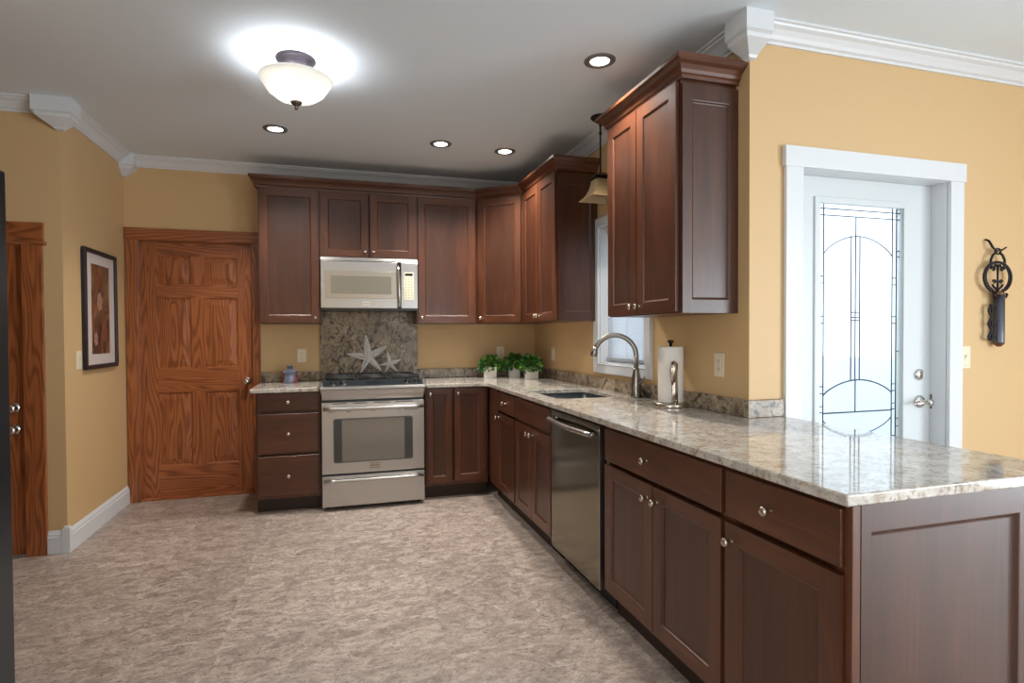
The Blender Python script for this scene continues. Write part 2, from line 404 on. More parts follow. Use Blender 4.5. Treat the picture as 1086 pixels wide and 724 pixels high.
# blind
M_BLIND = mat('white_blind_slat', g(244, 246, 248), .5); t = NT(M_BLIND)
tl_ = t.n('ShaderNodeBsdfTranslucent'); tl_.inputs[0].default_value = (*g(240, 244, 250), 1); mx = t.n('ShaderNodeMixShader'); mx.inputs[0].default_value = .65
t.l(t.b.outputs[0], mx.inputs[1]); t.l(tl_.outputs[0], mx.inputs[2]); t.l(mx.outputs[0], t.t.nodes['Material Output'].inputs[0])
bl = thing('window_blind', 'white slatted blind hanging in the window over the sink', 'blind', (.055, -1.655, 1.112))
b = MB(); b.box(-.024, -.285, .888, .024, .285, .926); b.build('headrail', M_WHITE, bl, bevel=.002)
b = MB()
for k in range(41):
    z = .030 + k*.021; a = .95; dx, dz = .0125*math.cos(a), .0125*math.sin(a)
    b.add([(-dx, -.283, z-dz), (dx, -.283, z+dz), (dx, .283, z+dz), (-dx, .283, z-dz), (-dx-.0008, -.283, z-dz+.0012), (dx-.0008, -.283, z+dz+.0012), (dx-.0008, .283, z+dz+.0012), (-dx-.0008, .283, z-dz+.0012)],
          [(0,1,2,3), (7,6,5,4), (0,4,5,1), (2,6,7,3), (1,5,6,2), (3,7,4,0)])
b.build('slats', M_BLIND, bl)
b = MB(); b.box(-.016, -.284, 0, .016, .284, .020); b.build('bottom_rail', mat('grey_blind_rail', g(170, 176, 182), .4), bl, bevel=.002)
b = MB()
for y in (-.2, 0, .2): b.cyl((-.0165, y, .01), (-.0165, y, .90), .0012, n=6)
b.build('cord', M_WHITE, bl)

# ---- oak six-panel door in the back wall
def six_panels(x0, x1, z, s=.115, mull=.10):
    xm = (x0+x1)/2
    return [p for a, c in z for p in ((x0+s, a, xm-mull/2, c), (xm+mull/2, a, x1-s, c))]
raised = [(0, 0), (.005, .005), (.009, .009), (.017, .009), (.052, .003), (.058, .002)]
d1 = struct('door_1', MB().slab(-3.281, .012, -2.461, 2.049, .030, .040, six_panels(-3.281, -2.461, [(.26, .85), (1.04, 1.605), (1.71, 1.935)]), raised), OAKS, 'oak six panel door beside the drawer base', bevel=.001)
b = MB().box(-3.364, -.020, 0, -3.282, 0, 2.05).box(-2.46, -.020, 0, -2.40, 0, 2.05)
b.box(-3.282, 0, 0, -3.277, .07, 2.05).box(-2.465, 0, 0, -2.46, .07, 2.05).box(-3.292, -.022, 0, -3.284, -.018, 2.05)
b.build('casing', O_V, d1, bevel=.003)
b = MB().box(-3.367, -.022, 2.05, -2.40, 0, 2.142).box(-3.282, 0, 2.045, -2.46, .07, 2.05); b.build('head_casing', O_H, d1, bevel=.003)
MB().box(-3.282, -.01, 0, -2.46, .08, .018).build('threshold', O_H, d1, bevel=.003)
b = MB().lathe([(.0, -.001), (.032, 0), (.032, .006), (.026, .010), (.013, .014), (.012, .035), (.022, .042), (.028, .052), (.027, .064), (.018, .072), (0, .074)], (-2.512, .030, .925), 28, axis='y')
tag(b.build('door_knob', M_NICKEL, d1), 'silver round door knob')
# ---- oak pantry door at left
d2 = struct('door_2', MB().slab(-4.379, .003, -3.577, 1.837, YL+.03, .035, six_panels(-4.379, -3.577, [(.24, .74), (.90, 1.40), (1.50, 1.70)]), raised), OAKS, 'oak door at the far left edge behind the refrigerator', bevel=.001)
b = MB().box(-3.575, YL-.020, 0, -3.470, YL, 1.838).box(-4.48, YL-.020, 0, -4.38, YL, 1.838).box(-3.581, YL, 0, -3.576, YL+.07, 1.838)
b.build('casing', O_V, d2, bevel=.003)
b = MB().box(-4.49, YL-.022, 1.862, -3.463, YL, 1.972).prism([(YL-.034, 1.838), (YL, 1.838), (YL, 1.862), (YL-.030, 1.862), (YL-.036, 1.85)], -4.50, -3.452, 'x')
b.build('head_casing', O_H, d2, bevel=.002)
for z in (.879, .752):
    b = MB().lathe([(0, -.001), (.031, 0), (.031, .005), (.024, .010), (.013, .013), (.012, .030), (.020, .036), (.027, .046), (.026, .058), (.016, .066), (0, .068)], (-3.637, YL+.03, z), 28, axis='y')
    b.build('door_knob', M_CHROME, d2)
# ---- white glazed entry door
DX0, DX1, DY = .288, 1.214, -2.745
GX0, GX1, GZ0, GZ1 = .445, 1.047, .30, 1.965
b = MB()
for q in wall_rects(DX0, DX1, .02, 2.064, [(GX0+.02, GZ0+.02, GX1-.02, GZ1-.02)]): b.box(q[0], DY, q[1], q[2], DY+.045, q[3])
d3 = struct('door_3', b, M_DOORW, 'white entry door with a leaded glass panel')
b = MB()
gp = [(0, 0), (.006, .010), (.014, .012), (.022, .006), (.030, .004), (.030, 0)]
for q in ((GX0, GZ0, GX0+.03, GZ1), (GX1-.03, GZ0, GX1, GZ1), (GX0+.03, GZ0, GX1-.03, GZ0+.03), (GX0+.03, GZ1-.03, GX1-.03, GZ1)):
    b.box(q[0], DY-.010, q[1], q[2], DY, q[3])
b.build('glazing_frame', M_DOORW, d3, bevel=.003)
M_FROST = mat('textured_door_glass', (1, 1, 1), .3); t = NT(M_FROST)
tr = t.n('ShaderNodeBsdfTransparent'); tr.inputs[0].default_value = (.93, .97, 1, 1); tl2 = t.n('ShaderNodeBsdfTranslucent'); tl2.inputs[0].default_value = (.93, .97, 1, 1)
gl = t.n('ShaderNodeBsdfGlossy'); gl.inputs['Roughness'].default_value = .12
m1 = t.n('ShaderNodeMixShader'); m1.inputs[0].default_value = .40; m2 = t.n('ShaderNodeMixShader'); m2.inputs[0].default_value = .05
t.l(tr.outputs[0], m1.inputs[1]); t.l(tl2.outputs[0], m1.inputs[2]); t.l(m1.outputs[0], m2.inputs[1]); t.l(gl.outputs[0], m2.inputs[2]); t.l(m2.outputs[0], t.t.nodes['Material Output'].inputs[0])
PX0, PX1, PZ0, PZ1 = GX0+.028, GX1-.028, GZ0+.028, GZ1-.028
MB().box(GX0+.021, DY+.018, GZ0+.021, GX1-.021, DY+.026, GZ1-.021).build('glass', M_FROST, d3)
M_CAME = mat('lead_came', g(60, 66, 80), .45, .4)
b = MB(); yg = DY+.016
def came(pts, r=.0028): b.tube([(x, yg, z) for x, z in pts], r, 6)
cx_ = (PX0+PX1)/2 - .018
i1, i2 = PX0+.022, PX0+.050; j1, j2 = PX1-.022, PX1-.050
for x in (i1, i2, j1, j2): came([(x, PZ0), (x, PZ1)])
for z in (PZ1-.022, PZ1-.055): came([(PX0, z), (PX1, z)])
for z in (PZ0+.022, PZ0+.055): came([(PX0, z), (PX1, z)])
for x0, x1 in ((i1, i2), (j2, j1)):
    for z in (1.58, 1.545, 1.38, 1.345, 1.03, .995, .93, .90, .76, .72): came([(x0, z), (x1, z)])
for x0, x1 in ((PX0, i1), (j1, PX1)):
    for z in (1.72, 1.69, 1.20, .85, .81): came([(x0, z), (x1, z)])
def arc(zm, ze): return [(i2+(j2-i2)*k/20, ze+(zm-ze)*math.sin(PI*k/20)**.75) for k in range(21)]
came(arc(1.785, 1.69)); came(arc(1.058, .985), .0036)
came([(cx_, 1.785), (cx_, PZ1-.055)]); came([(cx_, .895), (cx_, 1.058)]); came([(i2, .895), (j2, .895)], .0036); came(arc(.78, .86))
for dx in (-.030, .026, -.002):
    came([(cx_+dx, 1.058), (cx_+dx, 1.785)])
for z in (1.40, 1.375, 1.36): came([(cx_-.030, z), (cx_+.026, z)])
came([(PX0+.18, PZ0), (PX0+.18, .78)]); came([(PX1-.18, PZ0), (PX1-.18, .78)])
b.build('leaded_came', M_CAME, d3)
b = MB().lathe([(0, -.001), (.030, 0), (.030, .006), (.024, .014), (0, .016)], (1.134, DY, 1.076), 28, axis='y').box(1.130, DY-.034, 1.062, 1.138, DY-.014, 1.090)
b.build('deadbolt', M_CHROME, d3, bevel=.001)
b = MB().lathe([(0, -.001), (.034, 0), (.034, .006), (.026, .014), (.013, .017), (.012, .048), (.018, .054), (.018, .064), (0, .068)], (1.139, DY, .934), 28, axis='y')
b.tube([(1.139, DY-.058, .934), (1.10, DY-.060, .938), (1.06, DY-.058, .932), (1.035, DY-.052, .930)], [.009, .008, .007, .006], 10)
b.build('lever_handle', M_CHROME, d3)
b = MB().box(.187, WL-.020, 0, .285, WL, 2.07).box(1.217, WL-.020, 0, 1.309, WL, 2.07).box(.178, WL-.026, 2.066, 1.316, WL, 2.160)
b.build('casing', M_WHITE, d3, bevel=.003)
b = MB().box(.279, WL, 0, .287, WL+T, 2.07).box(1.215, WL, 0, 1.223, WL+T, 2.07).box(.285, WL, 2.065, 1.217, WL+T, 2.073)
b.box(1.200, DY+.046, 0, 1.216, DY+.062, 2.06).build('jamb', M_WHITE, d3)
MB().box(1.2165, DY-.012, .895, 1.2135, DY-.002, .97).build('strike_plate', M_BRONZE, d3)

# outside: shrub behind the frosted glass
def leaf_cloud(n, rad, size, centre, seed, flat=1.0, droop=0.0):
    rnd = random.Random(seed); b = MB()
    for _ in range(n):
        th, ph = rnd.uniform(0, 2*PI), math.acos(rnd.uniform(-.55, 1)); r = rad*rnd.uniform(.55, 1)
        p = Vector((r*math.sin(ph)*math.cos(th), r*math.sin(ph)*math.sin(th), r*math.cos(ph)*flat))
        out = p.normalized() if p.length else Vector((0, 0, 1)); out.z += rnd.uniform(-.6, .5)-droop; out.normalize()
        side = out.cross(Vector((rnd.uniform(-1, 1), rnd.uniform(-1, 1), rnd.uniform(-1, 1)))).normalized(); nrm = out.cross(side)
        L = size*rnd.uniform(.7, 1.25); w = L*.42; c = Vector(centre)+p
        q = [c, c+out*L*.35+side*w*.8+nrm*L*.05, c+out*L*.7+side*w*.6, c+out*L-nrm*L*.10, c+out*L*.7-side*w*.6, c+out*L*.35-side*w*.8+nrm*L*.05, c+out*L*.5-nrm*L*.06]
        b.add(q, [(0, 1, 6), (1, 2, 6), (2, 3, 6), (3, 4, 6), (4, 5, 6), (5, 0, 6)], rnd.choice((0, 0, 1)), True)
    return b
sh = thing('garden_shrub', 'pale green shrub seen blurred behind the leaded door glass', 'shrub', (.95, -1.25, -.3))
leaf_cloud(260, .55, .22, (0, 0, .95), 3, 1.3).build('foliage', [mat('garden_leaf', g(120, 160, 150), .7), mat('garden_leaf_pale', g(150, 185, 176), .7)], sh)
b = MB()
for k in range(5): b.tube([(.03*math.cos(k), .03*math.sin(k), 0), (.1*math.cos(k*1.3), .1*math.sin(k*1.3), .5), (.25*math.cos(k*1.3), .25*math.sin(k*1.3), 1.1)], [.02, .015, .006], 8)
b.build('stem', O_V, sh)

# ------------------------------------------------------------------ cabinets
SHAKER = [(0, 0), (.003, .0015), (.006, .0065), (.009, .008)]
def knob_at(parent, x, y, z):
    b = MB().lathe([(0, .0), (.0075, .0), (.0075, .002), (.0055, .005), (.005, .014), (.009, .018), (.0135, .022), (.0150, .027), (.0135, .032), (.008, .0355), (0, .0365)], (x, y, z), 20, axis='y')
    return b.build('knob', M_NICKEL, parent)
def door(parent, x0, z0, x1, z1, y, knob=None, fr=.056, name='door'):
    o = MB().slab(x0, z0, x1, z1, y-.020, .0195, [(x0+fr, z0+fr, x1-fr, z1-fr)], SHAKER).build(name, WOODS, parent, bevel=.002)
    if knob: knob_at(o, knob[0], y-.020, knob[1])
    return o
def drawer(parent, x0, z0, x1, z1, y, knob=True, name='drawer', kx=None):
    o = MB().slab(x0, z0, x1, z1, y-.020, .0195, mis=(1, 1, 1)).build(name, WOODS, parent, bevel=.004, seg=3)
    if knob: knob_at(o, kx if kx is not None else (x0+x1)/2, y-.020, (z0+z1)/2)
    return o
def base_body(root, w, d=.609, zt=.882, toe=True, x0=0):
    b = MB().box(x0, -d+.02, .105, x0+w, -.003, zt)          # carcass
    b.box(x0, -d, .105, x0+.030, -d+.02, zt).box(x0+w-.030, -d, .105, x0+w, -d+.02, zt).box(x0+.030, -d, zt-.03, x0+w-.030, -d+.02, zt).box(x0+.030, -d, .105, x0+w-.030, -d+.02, .135)
    b.build('carcass', W_V, root)
    if toe: MB().box(x0, -.555, .001, x0+w, -.003, .105).build('toe_kick', W_TOE, root)
BF = -.609     # face of the frames; doors stand 20 mm proud
R90 = -PI/2
GB = 'cherry base cabinets'
# range wall
c = thing('base_cabinet', 'narrow cherry drawer base between the oak door and the range', 'cabinet', (-2.368, 0, 0), 0, GB)
base_body(c, .446)
for z0, z1 in ((.747, .878), (.437, .727), (.128, .418)): drawer(c, .012, z0, .434, z1, BF)
c = thing('base_cabinet', 'cherry base cabinet with two full doors right of the range', 'cabinet', (-1.135, 0, 0), 0, GB)
base_body(c, .504)
door(c, .012, .135, .203, .874, BF, (.034, .835), .045); door(c, .228, .135, .478, .874, BF, (.256, .835), .050)
# sink wall
c = thing('base_cabinet', 'narrow cherry drawer and door cabinet in the inner corner beside the sink doors', 'cabinet', (0, -.634, 0), R90, GB)
base_body(c, .668)
MB().box(.008, BF-.012, .12, .10, BF-.0005, .874).box(.108, BF-.012, .12, .236, BF-.0005, .874).build('filler_panel', W_V, c, bevel=.002)
drawer(c, .250, .725, .658, .866, BF); door(c, .250, .128, .658, .705, BF, (.290, .672))
c = thing('base_cabinet', 'cherry sink cabinet with a plain false drawer front over two doors', 'cabinet', (0, -1.304, 0), R90, GB)
base_body(c, .672, zt=.68)
MB().box(0, BF, .68, .672, BF+.02, .882).build('face_frame', W_V, c)
drawer(c, .012, .725, .660, .866, BF, False, 'false_drawer_front')
door(c, .012, .128, .333, .705, BF, (.303, .665)); door(c, .339, .128, .660, .705, BF, (.369, .665))
c = thing('base_cabinet', 'cherry cabinet with one wide drawer over two doors right of the dishwasher', 'cabinet', (0, -2.618, 0), R90, GB)
base_body(c, .824)
drawer(c, .016, .722, .812, .868, BF, kx=.375); door(c, .016, .128, .411, .704, BF, (.379, .650)); door(c, .417, .128, .812, .704, BF, (.449, .650))
c = thing('base_cabinet', 'nearest cherry cabinet with one drawer over a single door at the peninsula end', 'cabinet', (0, -3.442, 0), R90, GB)
base_body(c, .424)
drawer(c, .008, .722, .426, .868, BF, kx=.200); door(c, .008, .128, .426, .704, BF, (.040, .650), .062)
# peninsula end
c = thing('peninsula_end_panel', 'recessed cherry end panel below the near end of the granite peninsula', 'panel', (-.611, -3.868, 0), 0)
MB().slab(.022, .001, .640, .882, -.022, .022, [(.052, .09, .572, .812)], [(0, 0), (.003, .001), (.007, .008), (.012, .011), (.016, .012)]).build('panel', [W_P]*3, c, bevel=.0015)
MB().box(-.006, -.022, .001, .020, .0, .882).build('corner_post', W_V, c, bevel=.002)
c = thing('peninsula_back_panel', 'cherry back panel of the peninsula facing the entry door', 'panel', (.03, -2.86, 0), PI/2)
MB().slab(-1.008, .001, .0, .882, -.022, .020, [(-.94, .09, -.53, .80), (-.45, .09, -.06, .80)], SHAKER).build('panel', WOODS, c, bevel=.0015)

# ---- wall cabinets
UB, UT, UD = 1.392, 2.456, .300
GU = 'cherry wall cabinets'
def upper(label, loc, rz, w, doors, z0=UB, knobs=(), d=UD, ends=''):
    c = thing('wall_cabinet', label, 'cabinet', (loc[0], loc[1], z0), rz, GU)
    h = UT-z0
    b = MB().box(0, -d+.02, 0, w, -.003, h).box(0, -d, 0, .02, -d+.02, h).box(w-.02, -d, 0, w, -d+.02, h).box(.02, -d, h-.03, w-.02, -d+.02, h).box(.02, -d, 0, w-.02, -d+.02, .02)
    b.build('carcass', W_V, c)
    for (x0, x1), kx in zip(doors, knobs): door(c, x0, .006, x1, h-.016, -d, (kx, .045), .056)
    if 'r' in ends:
        m = MB().slab(.001, 0, d-.001, h-.03, -.014, .013, [(.050, .060, d-.050, h-.10)], [(0, 0), (.003, .001), (.008, .007), (.012, .009)])
        m.xf(Matrix.Translation((w, -d, 0)) @ Matrix.Rotation(PI/2, 4, 'Z')); m.build('end_panel', [W_P]*3, c, bevel=.0015)
    return c
upper('tall single door cherry wall cabinet above the blue jar', (-2.372, 0), 0, .450, [(.010, .443)], knobs=(.415,))
upper('short double door cherry wall cabinet above the microwave', (-1.921, 0), 0, .770, [(.010, .378), (.392, .760)], z0=1.922, knobs=(.350, .420))
upper('single door cherry wall cabinet between the microwave and the corner cabinet', (-1.150, 0), 0, .508, [(.010, .494)], knobs=(.036,))
# diagonal corner cabinet
A, Bc = Vector((-.640, -.300)), Vector((-.300, -.582))
c = thing('wall_cabinet', 'diagonal corner cherry wall cabinet above the two pots', 'cabinet', (-.32, -.30, UB), 0, GU)
MB().prism([(-.32, .297), (-.32, 0), (.02, -.282), (.317, -.282), (.317, .297)], 0, UT-UB).build('carcass', W_V, c)
dl = (Bc-A).length; ang = math.atan2(Bc.y-A.y, Bc.x-A.x)
o = MB().slab(.028, .006, dl-.024, UT-UB-.016, -.020, .0195, [(.084, .062, dl-.080, UT-UB-.072)], SHAKER)
mt = Matrix.Translation((-.32, 0, 0)) @ Matrix.Rotation(ang, 4, 'Z')
o.xf(mt); o = o.build('door', WOODS, c, bevel=.002)
kb = MB().lathe([(0, 0), (.0075, 0), (.0055, .005), (.005, .014), (.0135, .022), (.015, .027), (.0135, .032), (0, .0365)], (.056, -.020, .045), 20, axis='y'); kb.xf(mt); kb.build('knob', M_NICKEL, o)
upper('double door cherry wall cabinet left of the sink window', (0, -.584), R90, .716, [(.020, .366), (.372, .706)], knobs=(.342, .396), ends='r')
upper('large near cherry wall cabinet right of the window above the paper towels', (0, -2.066), R90, .672, [(.012, .318), (.324, .662)], knobs=(.292, .350), ends='r')
# wood crown on the cabinets
k = UT-.012
wp = [(0, k), (.006, k), (.008, k+.014), (.016, k+.020), (.020, k+.034), (.034, k+.050), (.050, k+.060), (.056, k+.066), (.060, k+.070), (.060, k+.086), (0, k+.086)]
o = MB().sweep(wp, [(-2.374, -.004), (-2.374, -.302), (-.640, -.302), (-.302, -.584), (-.302, -1.316), (-.004, -1.316)], side=-1).build('cabinet_crown_moulding', W_H)
tag(o, 'long stepped cherry crown running over the range wall cabinets and corner', 'moulding')
o = MB().sweep(wp, [(-.004, -2.064), (-.302, -2.064), (-.302, -2.754), (-.004, -2.754)], side=-1).build('cabinet_crown_moulding', W_H)
tag(o, 'short cherry crown on top of the large near wall cabinet', 'moulding')

# ------------------------------------------------------------------ countertops
ZC, ZB = .914, .884
def rounded(x0, y0, x1, y1, r, n=6):
    pts = []
    for cx, cy, a in ((x1-r, y1-r, 0), (x0+r, y1-r, 90), (x0+r, y0+r, 180), (x1-r, y0+r, 270)):
        for k in range(n+1):
            t_ = math.radians(a+90*k/n); pts.append((cx+r*math.cos(t_), cy+r*math.sin(t_)))
    return pts
def slab_with_hole(outer, holes, z0, z1):
    import bmesh
    bm = bmesh.new(); edges = []
    for loop in [outer]+holes:
        vs = [bm.verts.new((x, y, z1)) for x, y in loop]
        for i in range(len(vs)): edges.append(bm.edges.new((vs[i], vs[(i+1) % len(vs)])))
    bmesh.ops.triangle_fill(bm, use_beauty=True, edges=edges)
    bm.normal_update()
    if sum(f.normal.z for f in bm.faces) < 0: bmesh.ops.reverse_faces(bm, faces=bm.faces)
    r = bmesh.ops.extrude_face_region(bm, geom=list(bm.faces))
    bmesh.ops.translate(bm, verts=[v for v in r['geom'] if isinstance(v, bmesh.types.BMVert)], vec=(0, 0, z0-z1))
    bmesh.ops.recalc_face_normals(bm, faces=bm.faces)
    bmesh.ops.dissolve_limit(bm, angle_limit=.01, verts=bm.verts, edges=bm.edges)
    return bm
def bm_obj(bm, name, m, parent=None, bevel=0):
    me = bpy.data.meshes.new(name); bm.to_mesh(me); bm.free(); me.materials.append(m)
    o = bpy.data.objects.new(name, me); col.objects.link(o)
    if parent: o.parent = parent
    if bevel:
        q = o.modifiers.new('bevel', 'BEVEL'); q.width = bevel; q.segments = 3; q.limit_method = 'ANGLE'; q.angle_limit = math.radians(50)
    return o
SH = (-.54, -1.885, -.115, -1.335)
def fil(cx, cy, r, a0, a1, n=6): return [(cx+r*math.cos(math.radians(a0+(a1-a0)*k/n)), cy+r*math.sin(math.radians(a0+(a1-a0)*k/n))) for k in range(n+1)]
outer = [(-1.146, -.002), (-1.146, -.585), (-1.133, -.588), (-1.133, -.650)] + [(-.71, -.650)] + fil(-.71, -.71, .06, 90, 0)[1:] + [(-.650, -3.899)] + fil(-.645, -3.899, .005, 180, 270)[1:] + [(.172, -3.904)] + fil(.172, -3.894, .010, 270, 360)[1:] + [(.182, WL-.003), (-.002, WL-.003), (-.002, -.002)]
bm = slab_with_hole(outer, [rounded(*SH[:2], SH[2], SH[3], .07)], ZB, ZC)
tag(bm_obj(bm, 'countertop', M_GRAN, None, .005), 'long polished beige granite countertop running round the corner to the peninsula', 'countertop')
bm = slab_with_hole([(-2.402, -.002), (-2.402, -.650), (-1.934, -.650), (-1.934, -.588), (-1.922, -.585), (-1.922, -.002)], [], ZB, ZC)
tag(bm_obj(bm, 'countertop', M_GRAN, None, .005), 'short beige granite countertop carrying the blue jar left of the range', 'countertop')
# backsplashes
ZS = .994
tag(MB().box(-2.400, -.022, ZC, -1.936, -.0005, ZS).build('backsplash', M_SPL, None, .003), 'low granite backsplash strip behind the blue jar', 'backsplash')
tag(MB().box(-1.106, -.022, ZC, -.0005, -.0005, ZS).build('backsplash', M_SPL, None, .003), 'low granite backsplash strip behind the potted plants on the range wall', 'backsplash')
tag(MB().box(-.022, WL-.0005, ZC, -.0005, -.023, ZS).build('backsplash', M_SPL, None, .003), 'long low granite backsplash strip along the sink wall', 'backsplash')
tag(MB().box(-.022, WL-.022, ZC, .176, WL-.001, ZS).build('backsplash', M_SPL, None, .003), 'short granite backsplash strip beside the white door casing', 'backsplash')
tag(MB().box(-1.934, -.020, .90, -1.108, -.0005, 1.500).build('range_backsplash', M_SPL, None, .002), 'tall mottled granite panel between the range and the microwave', 'backsplash')

# ---- sink
s0 = thing('kitchen_sink', 'dark undermount sink basin set into the granite countertop', 'sink', (-.3275, -1.61, .700))
import bmesh
b = MB(); o1 = rounded(-.222, -.285, .222, .285, .075); o2 = rounded(-.215, -.278, .215, .278, .07); o3 = rounded(-.195, -.258, .195, .258, .06); n = len(o1)
rings = [[(x, y, .1835) for x, y in rounded(-.235, -.298, .235, .298, .085)], [(x, y, .1835) for x, y in o2], [(x, y, .03) for x, y in o3], [(x, y, .0) for x, y in rounded(-.17, -.23, .17, .23, .05)]]
for p, q in zip(rings, rings[1:]): b.add(p+q, [(i, (i+1) % n, n+(i+1) % n, n+i) for i in range(n)], 0, True)
b.add(rings[-1], [tuple(range(n))]); b.build('basin', M_SINK, s0)
MB().lathe([(0, .004), (.020, .004), (.024, .006), (.040, .006), (.044, .001)], (0, 0, 0), 24).build('drain', M_CHROME, s0)
# ---- faucet
M_FAUC = mat('brushed_faucet_nickel', g(150, 146, 140), .28, 1)
fc = thing('faucet', 'brushed nickel gooseneck faucet behind the sink', 'faucet', (-.062, -1.945, ZC))
MB().lathe([(0, 0), (.034, 0), (.035, .006), (.031, .012), (.028, .03), (.032, .06), (.031, .085), (.024, .125), (.019, .165), (.0165, .18), (0, .18)], n=28).build('base', M_FAUC, fc)
dx, dy = -.225, .165; L = math.hypot(dx, dy); ux, uy = dx/L, dy/L; R = .126
pts = [(0, 0, .17), (0, 0, .25)]
for k in range(17):
    a = PI - k*(PI*.90)/16; d = R+R*math.cos(a); pts.append((ux*d, uy*d, .250+R*1.0*math.sin(a)))
e = pts[-1]
MB().tube(pts, .0155, 16).build('spout', M_FAUC, fc)
MB().tube([(e[0]-ux*.002, e[1]-uy*.002, e[2]+.012), (e[0]+ux*.004, e[1]+uy*.004, e[2]-.010), (e[0]+ux*.010, e[1]+uy*.010, e[2]-.036), (e[0]+ux*.011, e[1]+uy*.011, e[2]-.043)], [.0155, .020, .0235, .021], 18).build('spray_head', M_FAUC, fc)
MB().tube([(0, -.018, .075), (0, -.036, .082), (.004, -.070, .112), (.006, -.082, .128)], [.011, .010, .0075, .006], 12).build('handle', M_FAUC, fc)

# ------------------------------------------------------------------ dishwasher
dw = thing('dishwasher', 'dark stainless dishwasher with a bowed bar handle', 'dishwasher', (0, -1.980, 0), R90)
MB().box(.004, -.585, .10, .624, -.01, .876).build('body', M_BLACK, dw)
MB().box(.010, -.55, .001, .615, -.50, .10).build('kick_plate', M_BLACK, dw)
MB().box(.006, -.632, .095, .612, -.586, .872).build('door', M_STEELD, dw, bevel=.004)
MB().box(.607, -.6335, .100, .613, -.590, .868).build('edge_trim', M_STEEL, dw)
hp = [(.035+.54*k/12, -.660-.022*math.sin(PI*k/12), .822) for k in range(13)]
hb = MB().tube(hp, [.0125]*13, 14)
MBh = hb.build('handle', M_STEEL, dw)
for x in (.045, .565): MB().tube([(x, -.630, .822), (x, -.664, .822)], [.011, .010], 14).build('handle_post', M_STEEL, MBh)

# ------------------------------------------------------------------ range
rg = thing('gas_range', 'stainless slide-in gas range below the microwave', 'range', (-1.534, 0, 0))
hw = .379
MB().box(-hw, -.645, .075, hw, -.03, .905).build('body', mat('range_side_grey', g(58, 58, 58), .4), rg)
for x in (-.34, .34):
    for y in (-.60, -.08): MB().cyl((x, y, .0), (x, y, .08), .016, .013, 12).build('foot', M_BLACK, rg)
def rounded_v(x0, z0, x1, z1, r): return rounded(x0, z0, x1, z1, r, 5)
# storage drawer
d = MB().box(-hw, -.684, .028, hw, -.640, .258).build('drawer', M_STEEL, rg, bevel=.004)
MB().tube([(-.365+.73*k/10, -.706-.006*math.sin(PI*k/10), .224) for k in range(11)], .0115, 14).box(-.365, -.706, .214, -.345, -.682, .234).box(.345, -.706, .214, .365, -.682, .234).build('handle', M_STEEL, d)
# oven door
d = MB().box(-hw, -.686, .272, hw, -.640, .802).build('oven_door', M_STEEL, rg, bevel=.004)
MB().prism(rounded_v(-.297, .352, .290, .682, .018), -.688, -.684, 'y').build('window_border', mat('oven_window_rim', g(120, 122, 120), .25, .8), d)
MB().prism(rounded_v(-.290, .359, .283, .675, .014), -.6895, -.686, 'y').build('window_glass', M_GLASSK, d)
MB().prism(rounded_v(-.235, .362, .225, .672, .006), -.6902, -.689, 'y').build('inner_glass', mat('oven_inner_glass', g(134, 126, 116), .10), d)
MB().tube([(-.365+.73*k/10, -.722-.008*math.sin(PI*k/10), .758) for k in range(11)], .014, 14).box(-.365, -.724, .747, -.340, -.684, .769).box(.340, -.724, .747, .365, -.684, .769).build('handle', M_STEEL, d)
for x0, x1 in ((-.30, -.20), (-.15, -.05), (.0, .12), (.16, .29)): MB().box(x0, -.6868, .790, x1, -.684, .795).build('vent_slot', M_BLACK, d)
for x0, x1 in ((-.33, -.28), (-.20, -.17), (-.02, .01), (.17, .2), (.22, .33)): MB().box(x0, -.6868, .730, x1, -.684, .734).build('vent_slot', M_BLACK, d)
b = MB().box(-.040, -.6875, .296, .042, -.684, .346)
lg = b.build('badge', mat('badge_plate', g(176, 168, 158), .3, 1), d)
b = MB()
for z in (.302, .338): b.box(-.036, -.6884, z, .038, -.687, z+.003)
for k in range(9): b.box(-.030+k*.0075, -.6884, .317, -.025+k*.0075, -.687, .326)
b.build('badge_lettering', mat('badge_letter', g(110, 104, 98), .4, .6), lg)
# control console
cp_ = [(-.590, .948), (-.606, .960), (-.702, .920), (-.714, .913), (-.717, .905), (-.712, .898), (-.690, .890), (-.676, .860), (-.664, .818), (-.600, .818)]
n = len(cp_)
b = MB(); vs = []
for x, sc in ((-.398, 0), (-.385, 1), (.385, 1), (.398, 0)):
    for y, z in cp_:
        vs.append((x if z > .889 else math.copysign(hw-.004, x), y if sc or z < .889 else (y*.55 + -.64*.45), z if sc or z < .889 else z*.8+.92*.2))
b.add(vs, [(i*n+j, i*n+(j+1) % n, (i+1)*n+(j+1) % n, (i+1)*n+j) for i in range(3) for j in range(n)])
b.add(vs[:n], [tuple(range(n))]); b.add(vs[-n:], [tuple(range(n))[::-1]])
con = b.build('control_console', M_STEEL, rg, bevel=.003)
sl = (.956-.934)/.078
def cy_(t): return -.606-.096*t
def cz_(t): return .960-.040*t
nx = Vector((0, -.040, .096)).normalized(); 
b = MB(); o_ = [(-.372, .06), (.372, .06), (.366, .97), (-.366, .97)]
b.add([(x, cy_(t)-.0, cz_(t)+.0015) for x, t in o_]+[(x, cy_(t), cz_(t)-.002) for x, t in o_], [(0, 1, 2, 3), (4, 5, 6, 7), (0, 1, 5, 4), (1, 2, 6, 5), (2, 3, 7, 6), (3, 0, 4, 7)])
b.build('control_glass', M_PANELG, con)
b = MB(); o_ = [(-.05, .35), (.05, .35), (.05, .7), (-.05, .7)]
